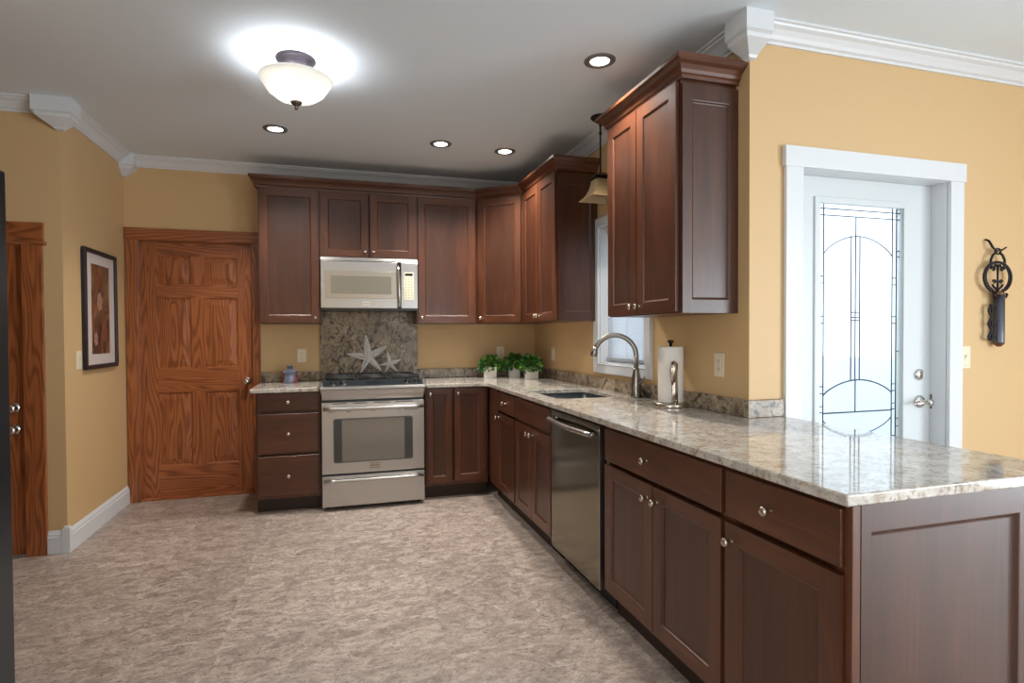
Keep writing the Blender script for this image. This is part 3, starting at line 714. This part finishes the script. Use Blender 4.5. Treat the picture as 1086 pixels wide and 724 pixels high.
b.add([(x, cy_(t), cz_(t)+.0024) for x, t in o_]+[(x, cy_(t), cz_(t)-.0) for x, t in o_], [(0, 1, 2, 3), (4, 5, 6, 7), (0, 1, 5, 4), (1, 2, 6, 5), (2, 3, 7, 6), (3, 0, 4, 7)])
b.build('clock_display', M_BLACK, con)
for x in (-.298, -.222, .252, .322):
    p = Vector((x, cy_(.55), cz_(.55)))
    kb = MB().tube([p, p+nx*.004], [.025, .025], 24, 0).tube([p+nx*.004, p+nx*.007, p+nx*.020, p+nx*.023], [.0215, .020, .017, .013], 24, 1)
    kb.build('burner_knob', [M_CHROME, M_BLACK], con)
# cooktop and grates
ck = MB().box(-.385, -.600, .900, .385, -.030, .926).build('cooktop', M_BLACK, rg, bevel=.006)
for cx, cy, r in ((-.23, -.46, .042), (-.23, -.18, .034), (.23, -.46, .042), (.23, -.18, .034), (0, -.32, .038)):
    MB().lathe([(0, .016), (r*.75, .016), (r*.8, .012), (r, .010), (r, .004), (r*1.25, .0), (r*1.25, -.003), (0, -.003)], (cx, cy, .928), 24).build('burner', M_CAST, ck)
for x0, x1 in ((-.360, -.124), (-.118, .118), (.124, .360)):
    b = MB(); y0, y1, zg = -.575, -.105, .972; w = .007
    for x in (x0+.008, x1-.008): b.tube([(x, y0, .930), (x, y0, zg-.006), (x, y0+.01, zg), (x, y1-.01, zg), (x, y1, zg-.006), (x, y1, .930)], w, 6)
    for y in (y0, (y0+y1)/2, y1): b.tube([(x0+.008, y, zg-.001), (x1-.008, y, zg-.001)], w, 6)
    xm = (x0+x1)/2; b.tube([(xm, y0, zg), (xm, y1, zg)], w*.85, 6)
    for y in (y0+.13, y1-.13): b.tube([(x0+.008, y, zg), (x1-.008, y, zg)], w*.85, 6)
    b.build('grate', M_CAST, ck)

# ------------------------------------------------------------------ microwave
mw = thing('microwave', 'stainless over-the-range microwave below the short wall cabinet', 'microwave', (-1.536, 0, 1.500))
YF = -.395
MB().box(-.379, YF+.02, .0, .379, -.025, .416).build('body', mat('microwave_case', g(46, 46, 46), .4), mw)
d = MB().box(-.380, YF, .012, .216, YF+.026, .382).build('door', M_STEEL, mw, bevel=.003)
MB().box(-.345, YF-.003, .090, .208, YF+.002, .308).build('window_border', mat('microwave_bezel', g(178, 170, 160), .28, .9), d, bevel=.002)
MB().prism(rounded(-.302, .126, .165, .266, .008, 4), YF-.0045, YF, 'y').build('window_glass', M_MWGLASS, d)
MB().tube([(.226, YF-.004, .020), (.226, YF-.020, .030), (.228, YF-.030, .08), (.226, YF-.032, .19), (.222, YF-.030, .30), (.218, YF-.020, .350), (.218, YF-.004, .362)], [.009, .010, .011, .0115, .011, .010, .009], 12).build('handle', M_CHROME, d)
b = MB().box(-.062, YF-.002, .030, -.002, YF+.001, .066); lg = b.build('badge', mat('badge_plate', g(214, 206, 196), .3, 1), d)
b = MB()
for k in range(8): b.box(-.055+k*.0062, YF-.0026, .045, -.0515+k*.0062, YF-.0015, .053)
b.build('badge_lettering', mat('badge_letter', g(130, 124, 118), .4, .6), lg)
cpn = MB().box(.244, YF, .012, .380, YF+.026, .382).build('control_panel', M_STEEL, mw, bevel=.003)
MB().box(.268, YF-.002, .082, .346, YF+.001, .306).build('keypad', M_OUTLET, cpn, bevel=.001)
MB().box(.276, YF-.003, .276, .338, YF+.001, .298).build('clock_display', M_BLACK, cpn)
b = MB()
for i in range(3):
    for j in range(8): b.box(.277+i*.024, YF-.0032, .094+j*.022, .290+i*.024, YF-.001, .103+j*.022)
b.build('button', mat('keypad_button', g(182, 174, 156), .4), cpn)
b = MB().prism([(YF, .386), (YF+.02, .386), (YF+.02, .414), (YF+.008, .414)], -.380, .380, 'x'); b.build('top_vent', M_STEEL, mw, bevel=.002)
MB().box(-.379, YF+.004, -.004, .379, -.03, .010).build('bottom_plate', M_BLACK, mw)

# ------------------------------------------------------------------ refrigerator
fr = thing('refrigerator', 'charcoal refrigerator at the left edge of the room', 'refrigerator', (-2.72, -3.0, 0), PI/2)
# local: x runs along the front towards the room's far end, front faces -y (into the aisle)
MB().box(-.90, .045, .02, -.002, .70, 1.76).build('case', M_FRIDGE, fr, bevel=.004)
for x0, x1, hx in ((-.90, -.503, -.55), (-.497, 0, -.45)):
    d = MB().box(x0, 0, .04, x1, .042, 1.775).build('door', M_FRIDGE, fr, bevel=.006)
    MB().tube([(hx, .0, .70), (hx, -.05, .72), (hx, -.055, 1.1), (hx, -.05, 1.53), (hx, .0, 1.55)], .012, 10).build('handle', M_STEEL, d)
MB().box(-.88, .05, .0, -.02, .66, .03).build('base_grille', M_BLACK, fr)

# ------------------------------------------------------------------ things on the counter
M_POT = mat('white_ceramic_pot', g(226, 220, 212), .35)
M_LEAF = [mat('plant_leaf', g(52, 104, 42), .45), mat('plant_leaf_bright', g(126, 172, 74), .5)]
GP = 'potted plants in the counter corner'
for i, (x, y, w, sd, lab) in enumerate(((-.482, -.165, .060, 11, 'leftmost small leafy green plant in a square white pot, standing apart'),
                               (-.250, -.150, .054, 12, 'small leafy green plant in a white pot, rear one of the pair in the corner'),
                               (-.172, -.385, .060, 13, 'small leafy green plant in a white pot, front one of the pair in the corner'))):
    c = thing('potted_plant', lab, 'plant', (x, y, ZC), -.28, GP)
    b = MB(); h = .098
    rg_ = [[(px*s, py*s, z) for px, py in rounded(-w, -w, w, w, .010, 4)] for s, z in ((.93, 0), (.95, .003), (1, h-.004), (1, h), (.90, h), (.88, h-.018))]
    n = len(rg_[0])
    for p, q in zip(rg_, rg_[1:]): b.add(p+q, [(k, (k+1) % n, n+(k+1) % n, n+k) for k in range(n)])
    b.add(rg_[0], [tuple(range(n))[::-1]]); b.build('pot', M_POT, c)
    MB().prism([(p[0], p[1]) for p in rg_[-1]], h-.03, h-.019).build('soil', mat('potting_soil', g(50, 38, 28), .9), c)
    f = leaf_cloud(340, .090, .038, (0, 0, .112), sd, .86, .10)
    rnd = random.Random(sd)
    for k in range(9):
        a = rnd.uniform(0, 2*PI); d = .09
        sp = [(0, 0, .1), (.05*math.cos(a), .05*math.sin(a), .135), (.090*math.cos(a), .090*math.sin(a), .11), (.098*math.cos(a), .098*math.sin(a), .080)]
        f.tube(sp, .0016, 5, 0)
        for q in range(5):
            t_ = .4+.6*q/4; m_ = leaf_cloud(1, .012, .030, (.095*t_*math.cos(a), .095*t_*math.sin(a), .115-.03*t_**3), sd*31+k*7+q); f.add(m_.v, m_.f, q % 2, True)
    f.build('foliage', M_LEAF, c, merge=False)
# blue lidded jar
c = thing('lidded_jar', 'small blue grey glazed stoneware jar with a lid', 'jar', (-2.165, -.155, ZC))
M_JAR = mat('blue_stoneware_glaze', g(86, 96, 122), .2); t = NT(M_JAR); v = t.coord((1, 1, 1)); nn = t.noise(v, 14, 3)
w_ = t.n('ShaderNodeTexWave', wave_type='BANDS', bands_direction='X'); t.l(v, w_.inputs['Vector']); w_.inputs['Scale'].default_value = 2.6; w_.inputs['Distortion'].default_value = 3
t.base(t.mix(t.ramp(w_.outputs['Fac'], [(.55, (0,0,0)), (.9, (1,1,1))]), t.mix(nn, g(70, 84, 112), g(128, 138, 154)), g(122, 66, 76)))
MB().lathe([(0, 0), (.055, 0), (.060, .004), (.061, .020), (.056, .060), (.057, .076), (.066, .086), (.068, .092), (.058, .092), (.05, .08), (0, .08)], n=36).build('body', M_JAR, c)
l_ = MB().lathe([(0, .086), (.058, .088), (.067, .094), (.066, .099), (.045, .106), (.020, .109), (.018, .114), (.018, .128), (.024, .136), (.024, .142), (.014, .145), (0, .145)], n=36).build('lid', mat('blue_grey_lid', g(88, 98, 116), .25), c)
# paper towel
c = thing('paper_towel_holder', 'brushed steel paper towel stand on the granite counter', 'paper towel holder', (-.108, -2.372, ZC))
MB().lathe([(0, 0), (.090, 0), (.092, .004), (.091, .018), (.085, .023), (.030, .024), (0, .024)], n=40).build('base', M_NICKEL, c)
MB().cyl((0, 0, .02), (0, 0, .332), .008, n=16).lathe([(0, .328), (.008, .328), (.009, .334), (.017, .340), (.018, .346), (.012, .350), (0, .351)], n=24).build('post', M_BLACK, c)
a = math.radians(-116)
q = lambda d, s, z: (d*math.cos(a)-s*math.sin(a), d*math.sin(a)+s*math.cos(a), z)
b = MB().tube([q(.079, .010, .02), q(.077, .010, .08), q(.077, .010, .15), q(.077, .010, .205), q(.077, .010, .232)], [.019, .018, .016, .015, .010], 16, squash=-.45)
arm = b.build('tension_arm', M_NICKEL, c)
MB().tube([q(.084, -.002, .12), q(.089, 0, .15), q(.092, .004, .20), q(.088, .008, .232), q(.080, .010, .240)], [.006, .017, .022, .020, .010], 16, squash=-.5).build('arm_paddle', M_NICKEL, arm)
b = MB().lathe([(.019, .0), (.063, .0), (.0645, .002), (.0645, .288), (.063, .290), (.019, .290), (.019, .0)], (0, 0, 0), 40)
o = b.build('paper_towel_roll', M_PAPER); o.location = (-.108, -2.372, ZC+.0255); tag(o, 'white paper towel roll on the steel stand', 'paper towel')
# starfish leaning on the granite behind the range
M_STAR = mat('silvered_starfish', g(214, 208, 198), .42); t = NT(M_STAR); v = t.coord((1, 1, 1)); nn = t.noise(v, 60, 4); n2 = t.noise(v, 18, 3)
t.base(t.mix(t.ramp(nn, [(.48, (0,0,0)), (.75, (1,1,1))]), g(248, 245, 240), g(196, 188, 176))); t.bump(nn, .3, .0015)
def starfish(label, centre, tips, th):
    cx, cz = centre
    loc = (cx, -.056, .9695); r = thing('starfish', label, 'starfish ornament', loc, 0, 'starfish ornaments behind the range')
    b = MB(); tips = sorted(tips, key=lambda p: math.atan2(p[1]-cz, p[0]-cx)); k = len(tips)
    zc0 = .9695
    lean = lambda x, y, z: (x, y + .035*(z-0)/.34, z)
    for i, (tx, tz) in enumerate(tips):
        dx, dz = tx-cx, tz-cz; Ln = math.hypot(dx, dz); ux, uz = dx/Ln, dz/Ln; nx_, nz_ = -uz, ux
        secs = []
        for s, w in ((0, .135), (.12, .150), (.25, .160), (.45, .146), (.65, .112), (.82, .072), (.94, .040), (1, .008)):
            wd = w*Ln; h = th*(1-.75*s**1.5); px, pz = dx*s, dz*s
            prof = [(-wd, .0), (-wd*.62, -h*.45), (-wd*.16, -h*.78), (0, -h*.98 if s > .1 else -h*.9), (wd*.16, -h*.78), (wd*.62, -h*.45), (wd, 0), (wd*.5, h*.25), (-wd*.5, h*.25)]
            # a ridge down each arm, with a groove on either side
            prof[2] = (-wd*.22, -h*.60); prof[4] = (wd*.22, -h*.60)
            secs.append([lean(px+nx_*o, yy, cz-zc0+pz+nz_*o) for o, yy in prof])
        m = len(secs[0]); vs = [p for q_ in secs for p in q_]
        b.add(vs, [(a_*m+j, a_*m+(j+1) % m, (a_+1)*m+(j+1) % m, (a_+1)*m+j) for a_ in range(len(secs)-1) for j in range(m)], 0, False)
        b.add(secs[0], [tuple(range(m))]); b.add(secs[-1], [tuple(range(m))[::-1]])
    b.build('star_body', M_STAR, r, merge=False)
starfish('large silvery starfish leaning on the granite behind the range', (-1.538, 1.108), [(-1.558, 1.305), (-1.378, 1.203), (-1.425, .985), (-1.605, .972), (-1.716, 1.138)], .030)
starfish('small silvery starfish right of the large one behind the range', (-1.358, 1.048), [(-1.375, 1.158), (-1.250, 1.086), (-1.286, .974), (-1.398, .974), (-1.442, 1.040)], .020)

# ------------------------------------------------------------------ wall pieces
pf = thing('framed_picture', 'tall black framed floral print on the left wall', 'picture', (XL, -.51, 1.081), PI/2)
W2, HP = .272, .800
b = MB()
fp = [(0, 0), (0, -.022), (.008, -.026), (.026, -.022), (.030, -.012), (.030, 0)]
for p, q_, r, s in ((-W2, 0, W2, .030), (-W2, HP-.030, W2, HP), (-W2, .030, -W2+.030, HP-.030), (W2-.030, .030, W2, HP-.030)): b.box(p, -.026, q_, r, -.001, s)
b.build('frame', M_FRAME, pf, bevel=.004)
MB().box(-W2+.028, -.012, .028, W2-.028, -.002, HP-.028).build('mat_board', M_MAT, pf)
M_ART = mat('floral_print', g(90, 60, 40), .6); t = NT(M_ART); v = t.coord((1, 1, .55)); n1 = t.noise(v, 9, 6, .6, 1.2); n2 = t.noise(v, 14, 4, .6, .6); n3 = t.noise(t.coord((1.6, 1, .4)), 5, 3)
c_art = t.ramp(n1, [(.32, g(44, 26, 20)), (.47, g(96, 58, 38)), (.58, g(140, 92, 62)), (.72, g(172, 136, 104))])
c_art = t.mix(t.ramp(n3, [(.5, (0,0,0)), (.66, (1,1,1))]), c_art, g(120, 100, 62)); c_art = t.mix(t.ramp(n2, [(.60, (0,0,0)), (.68, (1,1,1))]), c_art, g(150, 76, 44)); t.base(c_art)
art = MB().box(-.148, -.0135, .100, .148, -.011, .704).build('print', M_ART, pf)
def flower(cx, cz, r, mi):
    b = MB()
    for k in range(6):
        a = k*PI/3+.3; px, pz = cx+r*.55*math.cos(a), cz+r*.8*math.sin(a)
        b.add([(px+r*.42*math.cos(j*PI/4), -.0139-.0001*k-.0003*mi, pz+r*.6*math.sin(j*PI/4)) for j in range(8)], [tuple(range(8))], mi)
    b.build('painted_flower', PETALS, art)
PETALS = [mat('petal_pale', g(168, 128, 112), .6), mat('petal_rust', g(132, 76, 50), .6)]
for cx, cz, r, mi in ((-.02, .455, .048, 0), (-.06, .59, .040, 1), (.05, .25, .055, 1), (-.09, .20, .034, 0), (-.10, .66, .03, 1)): flower(cx, cz, r, mi)

def plate(name, label, loc, rz, kind, cat, group=None):
    c = thing(name, label, cat, loc, rz, group)
    MB().box(-.036, -.006, -.058, .036, -.0003, .058).build('cover_plate', M_OUTLET, c, bevel=.0025)
    if kind == 'outlet':
        for z in (-.020, .020):
            r = MB().prism(rounded(-.016, z-.0145, .016, z+.0145, .010, 5), -.0085, -.005, 'y').build('receptacle', M_OUTLET, c)
            MB().box(-.0075, -.0090, z-.001, -.0050, -.0080, z+.008).box(.0050, -.0090, z-.001, .0075, -.0080, z+.008).cyl((0, -.0090, z-.008), (0, -.0080, z-.008), .0028, n=10).build('slot', M_SLOT, r)
    else:
        MB().box(-.006, -.0075, -.014, .006, -.005, .014).prism([(-.016, .010), (-.006, -.008), (-.006, .008), (-.012, .012)], -.0045, .0045, 'x').build('toggle', M_OUTLET, c)
    MB().cyl((0, -.0072, -.040 if kind != 'outlet' else 0), (0, -.0055, -.040 if kind != 'outlet' else 0), .003, n=10).build('screw', M_GREYP, c)
    return c
GO = 'electrical outlets above the counter'
plate('electrical_outlet', 'ivory outlet above the blue jar left of the range', (-2.081, 0, 1.128), 0, 'outlet', 'outlet', GO)
plate('electrical_outlet', 'ivory outlet on the range wall above the leftmost potted plant', (-.335, 0, 1.128), 0, 'outlet', 'outlet', GO)
plate('electrical_outlet', 'ivory outlet on the sink wall seen edge-on in the corner', (0, -.470, 1.128), R90, 'outlet', 'outlet', GO)
plate('electrical_outlet', 'ivory outlet on the wall right of the paper towel stand', (0, -2.624, 1.143), R90, 'outlet', 'outlet', GO)
plate('light_switch', 'ivory light switch under the left edge of the framed picture', (XL, -.838, 1.150), PI/2, 'switch', 'light switch')
plate('light_switch', 'ivory light switch right of the white entry door casing', (1.347, WL, 1.166), 0, 'switch', 'light switch')

# ---- wrought iron key
ky = thing('iron_key_ornament', 'large wrought iron key with a scrolled bow hung on the wall', 'wall ornament', (1.537, WL-.030, 1.237))
b = MB()
def circ(cx, cz, rx, rz, r, a0=0, a1=2*PI, n=28, y=0): b.tube([(cx+rx*math.cos(a0+(a1-a0)*k/n), y, cz+rz*math.sin(a0+(a1-a0)*k/n)) for k in range(n+1)], r, 8)
def spiral(cx, cz, r0, a0, turns, sg, r=.0055):
    b.tube([(cx+sg*(r0*(1-.75*k/18))*math.cos(a0+turns*2*PI*k/18), 0, cz+(r0*(1-.75*k/18))*math.sin(a0+turns*2*PI*k/18)) for k in range(19)], r, 8)
Z0 = .265
circ(0, Z0+.082, .100, .080, .0065, -1.25, PI+1.25)
circ(0, Z0+.084, .084, .074, .0032, -1.2, PI+1.2)
for sg in (-1, 1):
    b.tube([(sg*.012, 0, Z0+.212), (sg*.034, 0, Z0+.200), (sg*.050, 0, Z0+.176), (sg*.052, 0, Z0+.148), (sg*.042, 0, Z0+.126)], .006, 8)
    spiral(sg*.034, Z0+.124, .016, 0, .8, sg, .005)
    b.tube([(0, 0, Z0+.012), (sg*.012, 0, Z0+.022), (sg*.028, 0, Z0+.032), (sg*.038, 0, Z0+.044)], .005, 8)
    spiral(sg*.024, Z0+.058, .012, .2, .8, sg, .0045)
    spiral(sg*.014, Z0+.142, .009, -.6, .7, sg, .004)
    b.tube([(sg*.012, 0, Z0+.004), (sg*.040, 0, Z0+.010), (sg*.058, 0, Z0+.022)], .0055, 8)
b.tube([(0, 0, Z0+.005), (0, 0, Z0+.150)], .005, 8)
b.build('bow', M_IRON, ky)
b = MB(); circ(0, Z0+.218, .020, .014, .0045)
b.build('hanging_ring', M_IRON, ky)
b = MB().tube([(-.050, .027, Z0+.282), (-.050, .010, Z0+.272), (-.042, -.002, Z0+.238), (-.016, -.004, Z0+.218), (.026, -.004, Z0+.226), (.052, -.006, Z0+.240)], [.005, .006, .0055, .005, .0045, .004], 8); b.build('hook', M_IRON, ky)
b = MB().tube([(.012, 0, .0), (.012, 0, .008), (.012, 0, Z0-.002)], [.024, .024, .024], 20); sh_ = b.build('shaft', M_IRONT, ky)
b = MB().lathe([(.0, -.018), (.010, -.016), (.020, -.006), (.0235, .0), (.024, .004), (0, .004)], (.012, 0, 0), 20); b.build('tip', M_COPPER, sh_)
b = MB().lathe([(0, Z0-.012), (.026, Z0-.012), (.026, Z0-.004), (.020, Z0+.006), (.012, Z0+.010), (0, Z0+.010)], (.004, 0, 0), 20); b.build('collar', M_COPPER, ky)
b = MB()
for sg in (-1, 1): b.tube([(sg*.02+.005, -.01, Z0-.012), (sg*.040+.005, -.012, Z0-.022), (sg*.048+.005, -.012, Z0-.010), (sg*.040+.005, -.012, Z0-.004)], .0055, 8)
b.build('collar_scroll', M_IRON, ky)
b = MB(); b.box(-.046, -.005, .018, -.038, .005, .205)
bt = [(-.046, .205)]
for k in range(25): bt.append((-.052-.009*math.sin(k/24*PI*5), .190-.172*k/24))
b.tube([(x, 0, z) for x, z in bt], .006, 8).box(-.05, -.004, .195, -.010, .004, .205).box(-.05, -.004, .016, -.010, .004, .026).box(-.04, -.004, .100, -.010, .004, .108)
b.build('key_teeth', M_IRON, ky)

# ------------------------------------------------------------------ ceiling lights
def emis(name, c, s):
    m = bpy.data.materials.new(name); m.use_nodes = True; nt = m.node_tree; nt.nodes.clear()
    e = nt.nodes.new('ShaderNodeEmission'); e.inputs[0].default_value = (*c, 1); e.inputs[1].default_value = s
    o = nt.nodes.new('ShaderNodeOutputMaterial'); nt.links.new(e.outputs[0], o.inputs[0]); return m
M_RING = mat('grey_trim_ring', g(128, 128, 128), .4, .5)
M_CAN = emis('recessed_lamp', (1, .97, .93), 9)
SPOT_W, FLUSH_W = 50, 4.2
for x, y, lab in ((-.500, -2.340, 'nearest recessed ceiling light beside the near wall cabinet'), (-2.184, -.913, 'leftmost recessed ceiling light behind the bowl lamp'),
                  (-1.055, -.912, 'recessed ceiling light, middle one of the far row'), (-.554, -.875, 'recessed ceiling light closest to the inner cabinet corner')):
    c = thing('recessed_light', lab, 'ceiling light', (x, y, H), 0, 'recessed ceiling lights')
    MB().lathe([(.047, .0), (.050, -.006), (.072, -.006), (.079, -.003), (.080, 0), (.047, 0)], n=40).build('trim_ring', M_RING, c)
    MB().lathe([(0, -.003), (.040, -.0035), (.048, -.001), (.048, 0), (0, 0)], n=32).build('lens', M_CAN, c)
    l = bpy.data.lights.new('recessed_lamp', 'SPOT'); l.energy = SPOT_W; l.spot_size = math.radians(125); l.spot_blend = .8; l.shadow_soft_size = .05; l.color = (1, .94, .86)
    o = bpy.data.objects.new('recessed_lamp', l); col.objects.link(o); o.location = (x, y, H-.02)
# semi-flush bowl
c = thing('bowl_ceiling_lamp', 'semi-flush ceiling lamp with a frosted glass bowl', 'ceiling lamp', (-1.988, -1.945, H))
MB().lathe([(0, 0), (.096, 0), (.097, -.006), (.092, -.014), (.086, -.018), (.084, -.036), (.074, -.058), (.034, -.066), (0, -.067)], n=40).build('canopy', mat('brushed_pewter', g(92, 86, 94), .5, .8), c)
MB().cyl((0, 0, -.06), (0, 0, -.224), .006, n=12).build('stem', M_BRONZE, c)
M_BOWL = mat('frosted_bowl_glass', (.7, .68, .64), .4); t = NT(M_BOWL)
tl3 = t.n('ShaderNodeBsdfTranslucent'); tl3.inputs[0].default_value = (.50, .48, .44, 1); mx = t.n('ShaderNodeMixShader'); mx.inputs[0].default_value = .6
em = t.n('ShaderNodeEmission'); em.inputs[0].default_value = (1, .96, .90, 1); em.inputs[1].default_value = .12; ad = t.n('ShaderNodeAddShader')
t.l(t.b.outputs[0], mx.inputs[1]); t.l(tl3.outputs[0], mx.inputs[2]); t.l(mx.outputs[0], ad.inputs[0]); t.l(em.outputs[0], ad.inputs[1]); t.l(ad.outputs[0], t.t.nodes['Material Output'].inputs[0])
bw = [(.012, -.212), (.050, -.206), (.095, -.188), (.130, -.160), (.152, -.125), (.160, -.112), (.166, -.106), (.166, -.098), (.158, -.098), (.150, -.110), (.125, -.152), (.090, -.180), (.045, -.198), (.012, -.204)]
MB().lathe([(r*1.07, h-.002) for r, h in bw], n=48).build('glass_bowl', M_BOWL, c)
MB().lathe([(0, -.207), (.016, -.208), (.028, -.213), (.027, -.221), (.012, -.233), (.006, -.237), (.010, -.244), (.007, -.252), (0, -.254)], n=24).build('finial', M_BRONZE, c)
for a in (0, 2*PI/3, 4*PI/3):
    l = bpy.data.lights.new('bowl_bulb', 'POINT'); l.energy = FLUSH_W/3; l.shadow_soft_size = .03; l.color = (.92, .96, 1)
    o = bpy.data.objects.new('bowl_bulb', l); col.objects.link(o); o.location = (-1.988+.075*math.cos(a), -1.945+.075*math.sin(a), H-.160)
# pendant
c = thing('pendant_lamp', 'small bronze pendant lamp with a flared amber glass shade by the window', 'pendant lamp', (-.160, -1.675, H))
M_PB = mat('oil_rubbed_bronze', g(34, 30, 28), .4, .6)
MB().lathe([(0, 0), (.062, 0), (.063, -.008), (.050, -.020), (.014, -.030), (0, -.030)], n=32).build('canopy', M_PB, c)
MB().cyl((0, 0, -.028), (0, 0, -.365), .0055, n=12).cyl((0, 0, -.05), (0, 0, -.06), .009, n=12).cyl((0, 0, -.10), (0, 0, -.11), .009, n=12).build('rod', M_PB, c)
b = MB()
for w0, z0, w1, z1 in ((.02, -.360, .030, -.368), (.030, -.368, .062, -.388), (.062, -.388, .062, -.396), (.048, -.396, .046, -.420)):
    p = [(x*w0, y*w0, z0) for x, y in ((-1,-1),(1,-1),(1,1),(-1,1))]; q_ = [(x*w1, y*w1, z1) for x, y in ((-1,-1),(1,-1),(1,1),(-1,1))]
    b.add(p+q_, [(k, (k+1) % 4, 4+(k+1) % 4, 4+k) for k in range(4)]); b.add(p, [(3, 2, 1, 0)]); b.add(q_, [(0, 1, 2, 3)])
b.build('cap', M_PB, c)
M_SHADE = mat('amber_art_glass', g(206, 182, 140), .35); t = NT(M_SHADE)
tl4 = t.n('ShaderNodeBsdfTranslucent'); tl4.inputs[0].default_value = (*g(226, 198, 150), 1); mx = t.n('ShaderNodeMixShader'); mx.inputs[0].default_value = .4
t.l(t.b.outputs[0], mx.inputs[1]); t.l(tl4.outputs[0], mx.inputs[2]); t.l(mx.outputs[0], t.t.nodes['Material Output'].inputs[0])
b = MB(); pr = [(.047, -.402), (.050, -.430), (.058, -.460), (.072, -.490), (.090, -.512), (.106, -.524), (.107, -.528), (.104, -.528), (.088, -.515), (.070, -.493), (.055, -.462), (.047, -.432), (.044, -.402)]
rr = [[(x, y, z) for x, y in rounded(-w, -w, w, w, w*.12, 3)] for w, z in pr]; n = len(rr[0])
for p, q_ in zip(rr, rr[1:]): b.add(p+q_, [(k, (k+1) % n, n+(k+1) % n, n+k) for k in range(n)], 0, False)
b.build('shade', M_SHADE, c)
MB().lathe([(0, -.500), (.020, -.495), (.028, -.475), (.026, -.455), (.014, -.425), (.012, -.405), (0, -.405)], n=20).build('bulb', mat('opal_bulb', (.9, .9, .88), .3), c)
